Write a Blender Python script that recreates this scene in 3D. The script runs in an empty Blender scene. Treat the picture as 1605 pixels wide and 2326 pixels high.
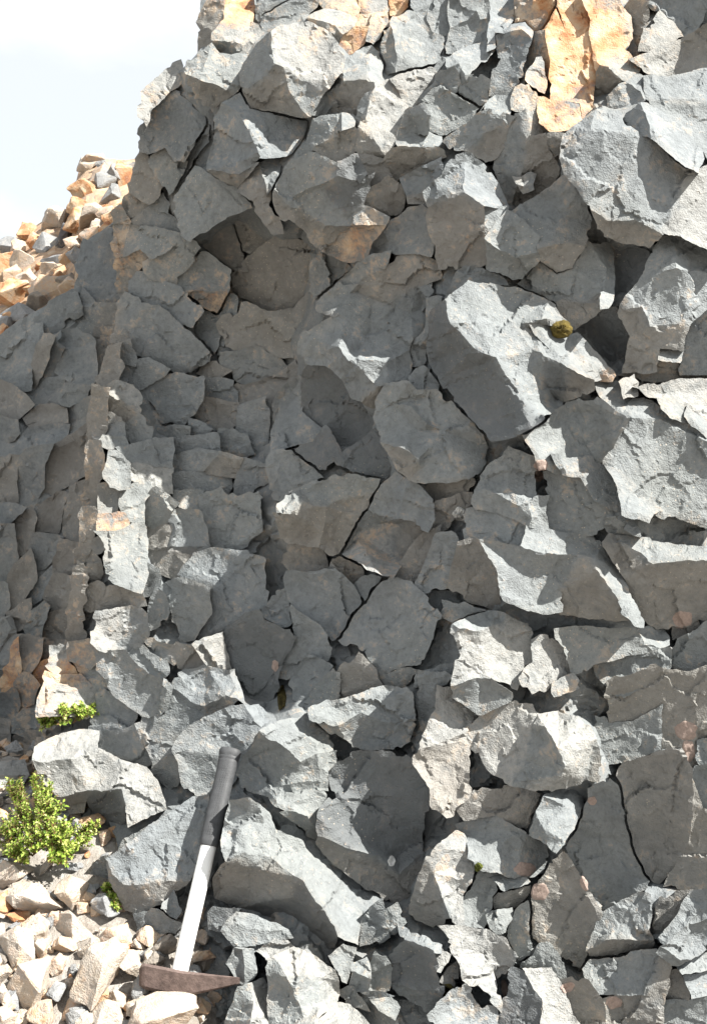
import bpy, bmesh, math, random
import numpy as np
from mathutils import Vector, Matrix
from mathutils.geometry import delaunay_2d_cdt
from mathutils.bvhtree import BVHTree

S = bpy.context.scene
COL = S.collection
# ---------------------------------------------------------------- camera, sky, sun, exposure
W, H = 1605.0, 2326.0          # photograph size, used only as a survey grid
FPX = 2234.0                   # focal length on that grid
CAM = Vector((0.0, 0.0, 1.2))
cam_d = bpy.data.cameras.new('camera')
cam = bpy.data.objects.new('camera', cam_d)
COL.objects.link(cam)
cam.location = CAM
cam.rotation_euler = (math.radians(90), 0, 0)
cam_d.sensor_fit = 'VERTICAL'
cam_d.sensor_height = 24.0
cam_d.lens = 24.0 * FPX / H
cam_d.clip_start = 0.02
cam_d.clip_end = 5000
S.camera = cam

SUN = Vector((0.60, -0.32, 0.73)).normalized()   # direction towards the sun
SUN_EL = math.asin(SUN.z)
SUN_AZ = math.atan2(SUN.x, SUN.y)
world = bpy.data.worlds.new('World')
S.world = world
world.use_nodes = True
nt = world.node_tree
nt.nodes.clear()
wo = nt.nodes.new('ShaderNodeOutputWorld')
bg = nt.nodes.new('ShaderNodeBackground')
sky = nt.nodes.new('ShaderNodeTexSky')
sky.sky_type = 'NISHITA'
sky.sun_disc = False
sky.sun_elevation = SUN_EL
sky.sun_rotation = SUN_AZ
sky.altitude = 1800
sky.air_density = 1.0
sky.dust_density = 1.2
# thin bright cloud over the whole sky
tc = nt.nodes.new('ShaderNodeTexCoord')
mp = nt.nodes.new('ShaderNodeMapping'); mp.inputs['Scale'].default_value = (1.0, 1.0, 2.2)
mp.inputs['Location'].default_value = (1.48, 0.4, 0.29)
cn = nt.nodes.new('ShaderNodeTexNoise'); cn.inputs['Scale'].default_value = 2.1
cn.inputs['Detail'].default_value = 7; cn.inputs['Roughness'].default_value = 0.55
cr = nt.nodes.new('ShaderNodeValToRGB')
cr.color_ramp.elements[0].position = 0.40; cr.color_ramp.elements[1].position = 0.54
cr.color_ramp.elements[0].color = (.80, .80, .80, 1)
mx = nt.nodes.new('ShaderNodeMix'); mx.data_type = 'RGBA'
mx.inputs['B'].default_value = (8.2, 8.4, 8.5, 1)
nt.links.new(tc.outputs['Generated'], mp.inputs['Vector'])
nt.links.new(mp.outputs['Vector'], cn.inputs['Vector'])
nt.links.new(cn.outputs['Fac'], cr.inputs['Fac'])
nt.links.new(cr.outputs['Color'], mx.inputs['Factor'])
gn_ = nt.nodes.new('ShaderNodeMix'); gn_.data_type = 'RGBA'; gn_.blend_type = 'MULTIPLY'; gn_.inputs['Factor'].default_value = 1.0
gn_.inputs['B'].default_value = (1.55, 1.68, 1.66, 1); nt.links.new(sky.outputs['Color'], gn_.inputs['A'])
nt.links.new(gn_.outputs['Result'], mx.inputs['A'])
nt.links.new(mx.outputs['Result'], bg.inputs['Color'])
bg.inputs['Strength'].default_value = 0.047
nt.links.new(bg.outputs['Background'], wo.inputs['Surface'])

sun_d = bpy.data.lights.new('sun', 'SUN')
sun_d.energy = 5.0
sun_d.angle = math.radians(0.5)
sun_d.color = (1.0, 0.965, 0.90)
sun = bpy.data.objects.new('sun', sun_d)
COL.objects.link(sun)
sun.rotation_euler = (-SUN).to_track_quat('-Z', 'Y').to_euler()
sun.location = (4, -2, 6)

vs = S.view_settings
vs.view_transform = 'Standard'; vs.look = 'None'; vs.gamma = 1.0
vs.use_curve_mapping = False
vs.exposure = 1.5
S.cycles.max_bounces = 4
S.cycles.diffuse_bounces = 3

# ---------------------------------------------------------------- numpy noise
def _h(ix, iy, iz, seed):
    n = (ix * 374761393 + iy * 668265263 + iz * 2147483647 + seed * 974634777).astype(np.int64)
    n = (n ^ (n >> 13)) * 1274126177
    n = n & 0x7fffffff
    n = (n ^ (n >> 16)) * 2246822519 & 0x7fffffff
    return n / float(0x7fffffff)

def vnoise(p, seed=0):                      # value noise -1..1, p (n,3)
    i = np.floor(p).astype(np.int64); f = p - i
    u = f * f * f * (f * (f * 6 - 15) + 10)
    r = 0
    for dx in (0, 1):
        wx = u[:, 0] if dx else 1 - u[:, 0]
        for dy in (0, 1):
            wy = u[:, 1] if dy else 1 - u[:, 1]
            for dz in (0, 1):
                wz = u[:, 2] if dz else 1 - u[:, 2]
                r = r + wx * wy * wz * _h(i[:, 0] + dx, i[:, 1] + dy, i[:, 2] + dz, seed)
    return r * 2 - 1

def fbm(p, seed=0, octv=4, gain=0.5):
    a, t, r = 1.0, 0.0, 0
    for k in range(octv):
        r = r + a * vnoise(p * (2.03 ** k) + 17.3 * k, seed + k); t += a; a *= gain
    return r / t

def cellplanes(q, size, seed):
    """broken-rock relief: every cell of a jittered grid is a small tilted facet"""
    g = q / size
    base = np.floor(g).astype(np.int64)
    best = np.full(len(q), 1e9); out = np.zeros(len(q))
    z = np.zeros(len(q), np.int64)
    for dx in (-1, 0, 1):
        for dy in (-1, 0, 1):
            cx = base[:, 0] + dx; cy = base[:, 1] + dy
            jx = cx + _h(cx, cy, z, seed); jy = cy + _h(cx, cy, z, seed + 1)
            d = (g[:, 0] - jx) ** 2 + (g[:, 1] - jy) ** 2
            gx = _h(cx, cy, z, seed + 2) * 2 - 1; gy = _h(cx, cy, z, seed + 3) * 2 - 1
            o = _h(cx, cy, z, seed + 4) * 2 - 1
            v = gx * (g[:, 0] - jx) + gy * (g[:, 1] - jy) + 0.35 * o
            m = d < best
            best = np.where(m, d, best); out = np.where(m, v, out)
    return out * size

# ---------------------------------------------------------------- materials
def newmat(name):
    m = bpy.data.materials.new(name); m.use_nodes = True
    n = m.node_tree; n.nodes.clear()
    o = n.nodes.new('ShaderNodeOutputMaterial'); b = n.nodes.new('ShaderNodeBsdfPrincipled')
    n.links.new(b.outputs['BSDF'], o.inputs['Surface'])
    b.inputs['Specular IOR Level'].default_value = 0.25
    return m, n, b

def tex(n, scale, detail=5, rough=0.55, src=None, dist=0.0):
    t = n.nodes.new('ShaderNodeTexNoise')
    t.inputs['Scale'].default_value = scale; t.inputs['Detail'].default_value = detail
    t.inputs['Roughness'].default_value = rough; t.inputs['Distortion'].default_value = dist
    if src: n.links.new(src, t.inputs['Vector'])
    return t.outputs['Fac']

def ramp(n, fac, stops):
    r = n.nodes.new('ShaderNodeValToRGB'); e = r.color_ramp.elements
    while len(e) < len(stops): e.new(0.5)
    for k, (p, c) in enumerate(stops):
        e[k].position = p; e[k].color = (c[0], c[1], c[2], 1) if not isinstance(c, (int, float)) else (c, c, c, 1)
    n.links.new(fac, r.inputs['Fac'])
    return r.outputs['Color']

def mixc(n, fac, a, b, mode='MIX'):
    m = n.nodes.new('ShaderNodeMix'); m.data_type = 'RGBA'; m.blend_type = mode
    for sock, v in (('Factor', fac), ('A', a), ('B', b)):
        if isinstance(v, (int, float)): m.inputs[sock].default_value = v
        elif isinstance(v, tuple): m.inputs[sock].default_value = (*v, 1)
        else: n.links.new(v, m.inputs[sock])
    return m.outputs['Result']

def math_(n, op, a, b=None, clamp=False):
    m = n.nodes.new('ShaderNodeMath'); m.operation = op; m.use_clamp = clamp
    for k, v in ((0, a), (1, b)):
        if v is None: continue
        if isinstance(v, (int, float)): m.inputs[k].default_value = v
        else: n.links.new(v, m.inputs[k])
    return m.outputs[0]

def rock_material(name, grey=(0.187, 0.202, 0.210), attr=True, ochre=0.0, brown=0.0, pale=0.0, ps=1.0, grain=1.0, strength=0.68):
    m, n, b = newmat(name)
    geo = n.nodes.new('ShaderNodeNewGeometry'); pos = geo.outputs['Position']
    n1 = tex(n, 3.5, 3, 0.6, pos); n2 = tex(n, 16, 4, 0.65, pos); n3 = tex(n, 75, 3, 0.7, pos); n4 = tex(n, 300, 2, 0.7, pos)
    c = ramp(n, n2, [(0.28, tuple(v * 0.80 for v in grey)), (0.55, grey), (0.8, tuple(v * 1.22 for v in grey))])
    c = mixc(n, ramp(n, n1, [(0.4, 0.0), (0.8, 0.4)]), c, (grey[0] * 1.05, grey[1] * 1.0, grey[2] * 0.86))
    c = mixc(n, 0.5, c, ramp(n, n3, [(0.3, 0.62), (0.5, 1.0), (0.75, 1.25)]), 'MULTIPLY')
    if attr:
        oi = n.nodes.new('ShaderNodeObjectInfo')        # every block a little different
        c = mixc(n, 1.0, c, ramp(n, oi.outputs['Random'], [(0.0, (.94, .95, .96)), (.35, (1.0, 1.0, 1.0)), (.7, (1.01, 1.0, .98)), (1.0, (1.08, 1.075, 1.06))]), 'MULTIPLY')
        a = n.nodes.new('ShaderNodeAttribute'); a.attribute_name = 'tint'
        sp = n.nodes.new('ShaderNodeSeparateColor'); n.links.new(a.outputs['Color'], sp.inputs['Color'])
        aR, aG, aB, aA = sp.outputs[0], sp.outputs[1], sp.outputs[2], a.outputs['Alpha']
    else:
        aR, aG, aB, aA = ochre, brown, pale, 0.0
    nz = math_(n, 'ADD', math_(n, 'MULTIPLY', n2, 1.2), math_(n, 'MULTIPLY', n3, 0.8))      # about 1.0
    def mask(v, lo, hi):
        s = math_(n, 'ADD', v if not isinstance(v, (int, float)) else v, math_(n, 'MULTIPLY', math_(n, 'SUBTRACT', nz, 1.0), 1.5))
        return ramp(n, s, [(lo, 0.0), (hi, 1.0)])
    # pale weathering crust; on some blocks it is painted sunlight
    c = mixc(n, math_(n, 'MULTIPLY', mask(aB, 0.25, 0.85), 0.55 if attr else 1.0), c, ramp(n, n3, [(0.3, (0.23 * ps, 0.222 * ps, 0.205 * ps)), (0.6, (0.32 * ps, 0.312 * ps, 0.292 * ps)), (0.8, (0.39 * ps, 0.382 * ps, 0.362 * ps))]))
    # brown iron film, with warm ground bounce painted on under-faces
    c = mixc(n, math_(n, 'MULTIPLY', mask(aG, 0.2, 1.15), 0.36), c, ramp(n, n2, [(0.3, (0.19, 0.145, 0.10)), (0.55, (0.235, 0.20, 0.16)), (0.8, (0.29, 0.265, 0.23))]))
    # ochre / orange
    c = mixc(n, mask(aR, 0.2, 0.75), c, ramp(n, n2, [(0.30, (0.27, 0.095, 0.04)), (0.43, (0.40, 0.205, 0.10)), (0.56, (0.45, 0.315, 0.20)), (0.72, (0.48, 0.40, 0.31))]))
    # dark stone, and shade painted into recesses, slots and shadowed faces
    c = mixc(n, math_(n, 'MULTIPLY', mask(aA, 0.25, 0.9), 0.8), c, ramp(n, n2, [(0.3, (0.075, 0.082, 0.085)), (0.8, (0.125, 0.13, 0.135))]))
    # scattered rust flecks and pale specks
    v = n.nodes.new('ShaderNodeTexVoronoi'); v.inputs['Scale'].default_value = 95; n.links.new(pos, v.inputs['Vector'])
    fl = ramp(n, v.outputs['Distance'], [(0.10, 1.0), (0.17, 0.0)])
    rare = ramp(n, n1, [(0.50, 0.0), (0.62, 0.8)])
    c = mixc(n, math_(n, 'MULTIPLY', fl, rare), c, (0.42, 0.36, 0.29))
    hb = math_(n, 'ADD', math_(n, 'MULTIPLY', n3, 1.0), math_(n, 'MULTIPLY', n4, 0.35))
    n.links.new(c, b.inputs['Base Color'])
    b.inputs['Roughness'].default_value = 0.85
    bu = n.nodes.new('ShaderNodeBump'); bu.inputs['Strength'].default_value = strength
    bu.inputs['Distance'].default_value = 0.007 * grain
    n.links.new(hb, bu.inputs['Height']); n.links.new(bu.outputs['Normal'], b.inputs['Normal'])
    return m

MROCK = rock_material('fractured_lava_rock')
MGREY = rock_material('grey_stone', (0.23, 0.235, 0.24), False, brown=0.05, pale=0.1)
MPALE = rock_material('pale_stone', (0.41, 0.35, 0.29), False, ochre=0.30, brown=0.0, pale=0.6, ps=1.22)
MOCHRE = rock_material('ochre_stone', (0.42, 0.38, 0.33), False, ochre=0.5, pale=0.5, ps=1.4)
MORANGE = rock_material('rusty_stone', (0.38, 0.26, 0.18), False, ochre=0.9)
MBROWN = rock_material('brown_stone', (0.22, 0.20, 0.18), False, brown=0.7)
MDARK = rock_material('dark_stone', (0.11, 0.11, 0.115), False)

# ---------------------------------------------------------------- survey helpers
CTRL = [  # depth of the near rock face (m in front of the camera) on the survey grid
 (900,-300,2.95),(1500,-300,2.85),(480,-100,2.8),(900,0,2.62),(1250,0,2.52),(1605,0,2.42),(470,120,2.58),
 (650,200,2.42),(900,250,2.36),(1150,200,2.38),(1400,250,2.30),(1400,400,2.12),(1600,420,2.12),(1150,450,2.24),
 (350,300,2.70),(450,450,2.62),(300,600,2.82),(420,650,2.78),(560,620,2.80),(760,480,2.40),(620,420,2.50),(850,680,2.38),
 (1100,750,2.14),(1280,620,2.26),(1480,650,2.16),(1360,760,2.30),(1500,1000,2.10),(1300,1000,2.16),(980,1000,2.22),
 (760,920,2.42),(700,1100,2.34),(600,900,2.72),(500,850,2.78),(400,900,2.78),(280,880,2.68),(230,1000,2.55),(300,1050,2.48),
 (420,1100,2.68),(560,1050,2.58),(270,1250,2.42),(450,1250,2.56),(520,1180,2.56),(880,1180,2.28),(1150,1200,2.16),(1400,1300,2.10),
 (1590,1300,2.06),(700,1400,2.38),(850,1400,2.32),(560,1450,2.46),(450,1380,2.48),(250,1420,2.36),(170,1550,2.38),(300,1600,2.42),
 (420,1520,2.42),(1090,1450,2.14),(1280,1480,2.16),(1500,1600,2.14),(850,1600,2.20),(1050,1650,2.10),(1200,1720,2.04),
 (490,1690,2.28),(670,1720,2.16),(850,1850,2.20),(1400,1850,2.08),(1600,1900,2.02),(200,1780,2.30),(280,1700,2.42),(350,1940,2.10),
 (640,1960,2.02),(1000,2000,2.06),(1200,2050,2.06),(1400,2150,2.0),(1590,2150,1.94),(700,2200,1.90),(900,2200,1.96),(1100,2280,1.92),
 (1400,2330,1.90),(500,2120,2.0),(450,2330,1.88),(1720,300,2.25),(1720,1000,2.2),(1720,1600,2.2),(1720,2200,2.05),(1900,400,2.5),(1900,1200,2.5),(1900,2200,2.3),(2300,-300,3.6),(2300,1000,3.3),(2300,2600,2.9),(900,2600,1.75),(1500,2600,1.8),
 (0,2000,2.3),(0,1700,2.6),(0,1400,2.75),(100,1000,2.9),(100,600,3.0)]
_cp = np.array(CTRL)
def _rbf_fit(P, v):
    d = np.linalg.norm(P[:, None] - P[None], axis=2)
    A = np.zeros((len(P) + 3,) * 2); A[:len(P), :len(P)] = -d + np.eye(len(P)) * 0.03
    A[:len(P), -3:] = np.c_[np.ones(len(P)), P]; A[-3:, :len(P)] = A[:len(P), -3:].T
    return np.linalg.solve(A, np.r_[v, 0, 0, 0])
_cw = _rbf_fit(_cp[:, :2] / 1000, _cp[:, 2])
def base_depth(q):
    q = np.atleast_2d(q) / 1000.0
    d = np.linalg.norm(q[:, None] - _cp[None, :, :2] / 1000, axis=2)
    return -d @ _cw[:-3] + _cw[-3] + q @ _cw[-2:]

BCTRL = np.array([(0,800,3.45),(250,600,3.55),(200,900,3.25),(0,1000,3.2),(150,1300,3.0),(0,1400,2.95),(100,1650,2.8),(0,1800,2.75),(-400,1200,3.0),(-400,1700,2.7)], float)
_bw = _rbf_fit(BCTRL[:, :2] / 1000, BCTRL[:, 2])
def back_depth(q):
    q = np.atleast_2d(q) / 1000.0
    d = np.linalg.norm(q[:, None] - BCTRL[None, :, :2] / 1000, axis=2)
    return -d @ _bw[:-3] + _bw[-3] + q @ _bw[-2:]

def world_pts(q, D):
    return np.c_[(q[:, 0] - W / 2) / FPX * D, D, CAM.z - (q[:, 1] - H / 2) / FPX * D]
def at(px, py, D):
    return Vector(((px - W / 2) / FPX * D, D, CAM.z - (py - H / 2) / FPX * D))

NRM = {'F': (0, 0, 1), 'T': (.1, .8, .6), 't': (.1, .42, .9), 'R': (.7, .1, .7), 'r': (.42, .05, .9), 'L': (-.72, -.05, .69),
       'l': (-.36, -.06, .93), 'U': (-.05, -.75, .66), 'u': (-.05, -.42, .91), 'TR': (.55, .62, .56), 'tr': (.35, .36, .87),
       'tl': (-.30, .36, .88), 'TL': (-.5, .6, .62), 'ul': (-.3, -.3, .9), 'ur': (.3, -.3, .9), 'UL': (-.5, -.55, .67), 'f': (.12, .1, .98)}
REG = {'A': (400, 0, 600), 'B': (1000, 0, 605), 'C': (0, 300, 600), 'D': (500, 500, 600), 'E': (1000, 500, 605), 'F': (0, 850, 600),
       'G': (500, 1000, 600), 'H': (1000, 1050, 605), 'I': (0, 1400, 600), 'J': (500, 1500, 600), 'K': (1000, 1550, 605),
       'L': (0, 1800, 530), 'M': (450, 1800, 550), 'N': (1000, 1800, 605)}
TINT = {'o': (.58, 0, 0, 0), 'b': (0, 1, 0, 0), 'p': (0, 0, 1, 0), 'd': (0, 0, 0, 1)}  # b, p and d also hold painted bounce, sunlight and shade
rnd = random.Random(5)
CRACKS = [[(380,438),(463,554),(428,750)],[(523,654),(493,715)],[(458,554),(574,463)],[(480,290),(438,372),(393,438)],[(700,272),(654,352),(619,428),(624,478)],[(554,216),(705,274)],
 [(866,75),(876,166),(1012,126)],[(755,629),(675,730),(665,805)],[(661,1018),(736,1083),(857,1078)],[(857,1108),(771,1264)],[(781,1264),(872,1315),(756,1456)],[(600,1103),(585,1123),(645,1285)],
 [(962,811),(1088,988),(1124,1008),(1240,950)],[(1108,1013),(1078,1113)],[(1350,1665),(1361,1725),(1335,1775),(1310,1876),(1205,2027),(1200,2173)],[(1235,1800),(1195,1891)],
 [(1381,1675),(1426,1901),(1461,1992)],[(1481,2052),(1476,2143),(1345,2173),(1320,2203)],[(480,800),(430,760),(440,850),(380,960)],[(1000,190),(1090,245)],[(1330,480),(1360,540),(1480,560)],[(940,1700),(880,1690),(790,1690)],[(945,1560),(950,1650),(930,1700)]]
CK = np.array([(a, b) for c in CRACKS for a, b in zip(c[:-1], c[1:])], float)
BVH_V, BVH_F = [], []

def pip(poly, q):
    x, y = q[:, 0], q[:, 1]; r = np.zeros(len(q), bool); j = len(poly) - 1
    for i in range(len(poly)):
        xi, yi = poly[i]; xj, yj = poly[j]
        with np.errstate(divide='ignore', invalid='ignore'):
            c = ((yi > y) != (yj > y)) & (x < (xj - xi) * (y - yi) / (yj - yi + 1e-12) + xi)
        r ^= c; j = i
    return r

def seg_dist(q, A, B):
    best = np.full(len(q), 1e9)
    for a, b in zip(A, B):
        ab = b - a; t = np.clip(((q - a) @ ab) / (ab @ ab + 1e-9), 0, 1)
        best = np.minimum(best, np.hypot(*(q - (a + t[:, None] * ab)).T))
    return best

def coarse(V, edges):
    r = delaunay_2d_cdt([Vector(v) for v in V], edges, [], 1, 1e-4)
    return np.array([tuple(v) for v in r[0]]), [tuple(f) for f in r[2]], r[3]

def boundary(tris):
    cnt = {}
    for t in tris:
        for k in range(3):
            e = (t[k], t[(k + 1) % 3]); s = (min(e), max(e))
            cnt[s] = None if s in cnt else e
    return [e for e in cnt.values() if e]

def relief(q, rough):
    w = np.c_[q, np.zeros(len(q))]
    qq = q + 14 * np.c_[fbm(w / 60, 31, 3), fbm(w / 60, 41, 3)]
    return rough * (0.10 * cellplanes(qq, 130, 3) + 0.085 * cellplanes(qq, 44, 11) + 0.075 * cellplanes(qq, 17, 23)
                    + 1.5 * fbm(w / 30, 7, 4, 0.6))

def finish_mesh(name, verts, faces, mat, parent, tint=None, sharp=20):
    c = verts.mean(0)
    me = bpy.data.meshes.new(name)
    me.from_pydata((verts - c).tolist(), [], faces)
    me.materials.append(mat)
    if tint is not None:
        a = me.attributes.new('tint', 'FLOAT_COLOR', 'POINT')
        a.data.foreach_set('color', np.asarray(tint, np.float32).ravel())
    me.polygons.foreach_set('use_smooth', [True] * len(me.polygons))
    me.set_sharp_from_angle(angle=math.radians(sharp))
    o = bpy.data.objects.new(name, me)
    o.location = c
    COL.objects.link(o)
    if parent: o.parent = parent
    return o

DEPTHS = []      # (points, depth) samples for the core sheet
S0 = 2.3 / FPX
def survey(reg, proud, text, depthf):
    x0, y0, span = REG[reg]; sc = span / 1596.0
    V, facets = [], []
    def vid(p):
        for i, v in enumerate(V):
            if abs(v[0] - p[0]) < 5.5 and abs(v[1] - p[1]) < 5.5: return i
        V.append(p); return len(V) - 1
    for part in text.split(';'):
        tk = part.split()
        if len(tk) < 4: continue
        code, _, suf = tk[0].partition('.')
        ids = []
        for t in tk[1:]:
            a, b = t.split(',')
            i = vid((x0 + float(a) * sc, y0 + float(b) * sc))
            if not ids or (i != ids[-1]): ids.append(i)
        if ids[0] == ids[-1]: ids.pop()
        if len(set(ids)) >= 3: facets.append((code, suf, ids))
    P = np.array(V); proud *= 1.4
    D0 = float(depthf(P.mean(0))[0])
    return dict(reg=reg, V=V, P=P, facets=facets, D0=D0, s=D0 / FPX, proud=proud, base=-(depthf(P) - 2.3) / S0 + proud)

def solve(blocks, couple=0.32, anchor=0.08, step_keep=0.8):
    """relief of all blocks at once: every facet takes its own tilt, neighbours meet along their joints"""
    off = np.cumsum([0] + [len(b['P']) for b in blocks]); n = off[-1]
    A = np.zeros((n, n)); y = np.zeros(n)
    def row(idx, co, r, w):
        for a, ca in zip(idx, co):
            y[a] += w * w * ca * r
            for b_, cb in zip(idx, co): A[a, b_] += w * w * ca * cb
    for bi, b in enumerate(blocks):
        P, o = b['P'], off[bi]
        for code, suf, ids in b['facets']:
            nx, ny, nz = NRM[code]
            am = .27 if code in ('l', 'ul', 'u') else .13
            nx += rnd.uniform(-am, am * .7); ny += rnd.uniform(-am, am * .7)
            g = np.array((-nx / nz, ny / nz)) * b['s'] / S0
            k = len(ids)
            for i in range(k):
                for j in {1, max(1, k // 2)}:
                    p, q = ids[i], ids[(i + j) % k]
                    if p != q: row((o + q, o + p), (1, -1), g @ (P[q] - P[p]), 1.0)
        for i in range(len(P)): row((o + i,), (1,), b['base'][i], anchor)
        row(tuple(range(o, o + len(P))), (1.0 / len(P),) * len(P), b['base'].mean(), 1.2)
    if couple:
        EA, EB, EO = [], [], []
        for bi, b in enumerate(blocks):
            for _, _, ids in b['facets']:
                for i in range(len(ids)):
                    EA.append(off[bi] + ids[i]); EB.append(off[bi] + ids[(i + 1) % len(ids)]); EO.append(bi)
        AP = np.concatenate([b['P'] for b in blocks]); EA, EB, EO = np.array(EA), np.array(EB), np.array(EO)
        a, d = AP[EA], AP[EB] - AP[EA]; l2 = (d ** 2).sum(1) + 1e-9
        for bi, b in enumerate(blocks):
            for i, p in enumerate(b['P']):
                t = np.clip(((p - a) * d).sum(1) / l2, 0, 1)
                ds = np.hypot(*(p - a - t[:, None] * d).T)
                ds[EO == bi] = 1e9
                for e in np.argsort(ds)[:2]:
                    if ds[e] > 17: continue
                    dp = (b['proud'] - blocks[EO[e]]['proud']) * step_keep
                    row((off[bi] + i, EA[e], EB[e]), (1, -(1 - t[e]), -t[e]), dp, couple)
        for bi, b in enumerate(blocks): b['neigh'] = (a[EO != bi], d[EO != bi], l2[EO != bi])
    x = np.linalg.solve(A + np.eye(n) * 1e-6, y)
    for bi, b in enumerate(blocks):
        hh = x[off[bi]:off[bi + 1]]
        b['h'] = (b['D0'] - (2.3 - hh * S0)) / b['s']      # heights in survey units above this block's own datum
    return blocks

def block(spec, parent, name='rock_block', step=5.6, rough=1.0, thick=0.14, gap=-3.6):
    b = spec
    reg, V, P, facets, D0, s, h = b['reg'], b['V'], b['P'], b['facets'], b['D0'], b['s'], b['h']
    text = reg
    edges = set()
    for _, _, ids in facets:
        for i in range(len(ids)):
            a, b = ids[i], ids[(i + 1) % len(ids)]
            if a != b: edges.add((min(a, b), max(a, b)))
    CV, CT, orig = coarse(V, list(edges))
    if len(CT) == 0: print('EMPTY', reg, text[:60]); return None
    tris = []
    for f in CT:
        for k in range(1, len(f) - 1): tris.append((f[0], f[k], f[k + 1]))
    ch = np.zeros(len(CV))
    for i, ol in enumerate(orig):
        if ol: ch[i] = h[ol[0]]
        else:
            d = np.hypot(*(P - CV[i]).T); k = np.argsort(d)[:3]; w = 1 / (d[k] + 1); ch[i] = (h[k] * w).sum() / w.sum()
    bnd = boundary(tris)
    # fine mesh
    pts, segs = [tuple(v) for v in CV], []
    alle = set()
    for t in tris:
        for k in range(3):
            a, b = t[k], t[(k + 1) % 3]
            alle.add((min(a, b), max(a, b)))
    bset = {(min(e), max(e)) for e in bnd}
    lut = {}
    for i, ol in enumerate(orig):
        for q in ol: lut[q] = i
    cons = bset | {(min(lut[a], lut[b]), max(lut[a], lut[b])) for a, b in edges if a in lut and b in lut and lut[a] != lut[b]}
    cons = {e for e in cons if e in alle}
    for a, b in cons:
        A, B = CV[a], CV[b]; n = max(1, int(np.hypot(*(B - A)) / step)); prev = a
        for k in range(1, n):
            pts.append(tuple(A + (B - A) * k / n)); segs.append((prev, len(pts) - 1)); prev = len(pts) - 1
        segs.append((prev, b))
    lo, hi = CV.min(0), CV.max(0)
    gx, gy = np.meshgrid(np.arange(lo[0], hi[0], step), np.arange(lo[1], hi[1], step * .87))
    gx = gx + (np.arange(gx.shape[0]) % 2)[:, None] * step * .5
    g = np.c_[gx.ravel(), gy.ravel()]
    rs = np.random.RandomState(int(lo[0] * 7 + lo[1]) & 0xffff)
    g = g + rs.uniform(-.25, .25, g.shape) * step
    inside = np.zeros(len(g), bool)
    for t in tris: inside |= pip(CV[list(t)], g)
    g = g[inside]
    if len(g):
        E = list(cons)
        dd = seg_dist(g, CV[[e[0] for e in E]], CV[[e[1] for e in E]])
        g = g[dd > step * .55]
    allp = pts + [tuple(v) for v in g]
    FV, FT, _o = coarse(allp, segs)
    ft = []
    for f in FT:
        for k in range(1, len(f) - 1): ft.append((f[0], f[k], f[k + 1]))
    # heights by barycentric lookup
    fh = np.zeros(len(FV)); best = np.full(len(FV), -1e9)
    for t in tris:
        a, b, c = CV[list(t)]
        den = (b[1] - c[1]) * (a[0] - c[0]) + (c[0] - b[0]) * (a[1] - c[1])
        if abs(den) < 1e-6: continue
        l0 = ((b[1] - c[1]) * (FV[:, 0] - c[0]) + (c[0] - b[0]) * (FV[:, 1] - c[1])) / den
        l1 = ((c[1] - a[1]) * (FV[:, 0] - c[0]) + (a[0] - c[0]) * (FV[:, 1] - c[1])) / den
        l2 = 1 - l0 - l1; m = np.minimum(np.minimum(l0, l1), l2)
        u = m > best; best = np.where(u, m, best)
        fh = np.where(u, l0 * ch[t[0]] + l1 * ch[t[1]] + l2 * ch[t[2]], fh)
    tint = np.zeros((len(FV), 4)); cnt = np.zeros(len(FV))
    for code, suf, ids in facets:
        m = pip(P[ids], FV)
        cnt += m
        for ch_ in suf: tint[m] += np.array(TINT[ch_]) * (.4 if (ch_ == 'o' and len(suf) > 1) else 1)
    tint /= np.maximum(cnt, 1)[:, None]
    tint += stain_field(FV)
    fa = np.array(ft)
    for _k in range(10):                             # stains and painted shade fade out over a few centimetres
        sm = np.zeros_like(tint); wn_ = np.zeros(len(FV))
        for a_, b_ in ((0, 1), (1, 2), (2, 0)):
            np.add.at(sm, fa[:, a_], tint[fa[:, b_]]); np.add.at(wn_, fa[:, a_], 1)
            np.add.at(sm, fa[:, b_], tint[fa[:, a_]]); np.add.at(wn_, fa[:, b_], 1)
        tint = .4 * tint + .6 * sm / np.maximum(wn_, 1)[:, None]
    bA = CV[[e[0] for e in bnd]]; bB = CV[[e[1] for e in bnd]]
    bd = seg_dist(FV, bA, bB)
    tint[:, 1] += .5 * np.clip(.55 + 1.3 * fbm(np.c_[FV, np.zeros(len(FV))] / 60, 421, 3), 0, 1) * np.exp(-bd / 9)   # dirt along the joints
    fh = fh + relief(FV, rough) * np.clip(bd / 10 + .4, 0, 1)
    # conchoidal scoops between sharp ridges
    for code, suf, ids in facets:
        pq = P[ids]; m = pip(pq, FV)
        if not m.any(): continue
        fd = seg_dist(FV[m], pq, np.roll(pq, -1, 0)); R = max(fd.max(), 6.0)
        fh[m] -= rnd.uniform(.02, .34) * R * (1 - (1 - fd / R) ** 2)
    rr = 4.5
    fh -= 1.0 * np.clip(1 - bd / rr, 0, 1) ** 2
    # irregular edges
    w3 = np.c_[FV, np.zeros(len(FV))]
    wq = np.c_[4.2 * fbm(w3 / 34, 51, 3, .6) + 1.6 * vnoise(w3 / 7, 52), 4.2 * fbm(w3 / 34, 61, 3, .6) + 1.6 * vnoise(w3 / 7, 62)]
    Q = FV + wq
    fb = boundary(ft)
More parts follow.
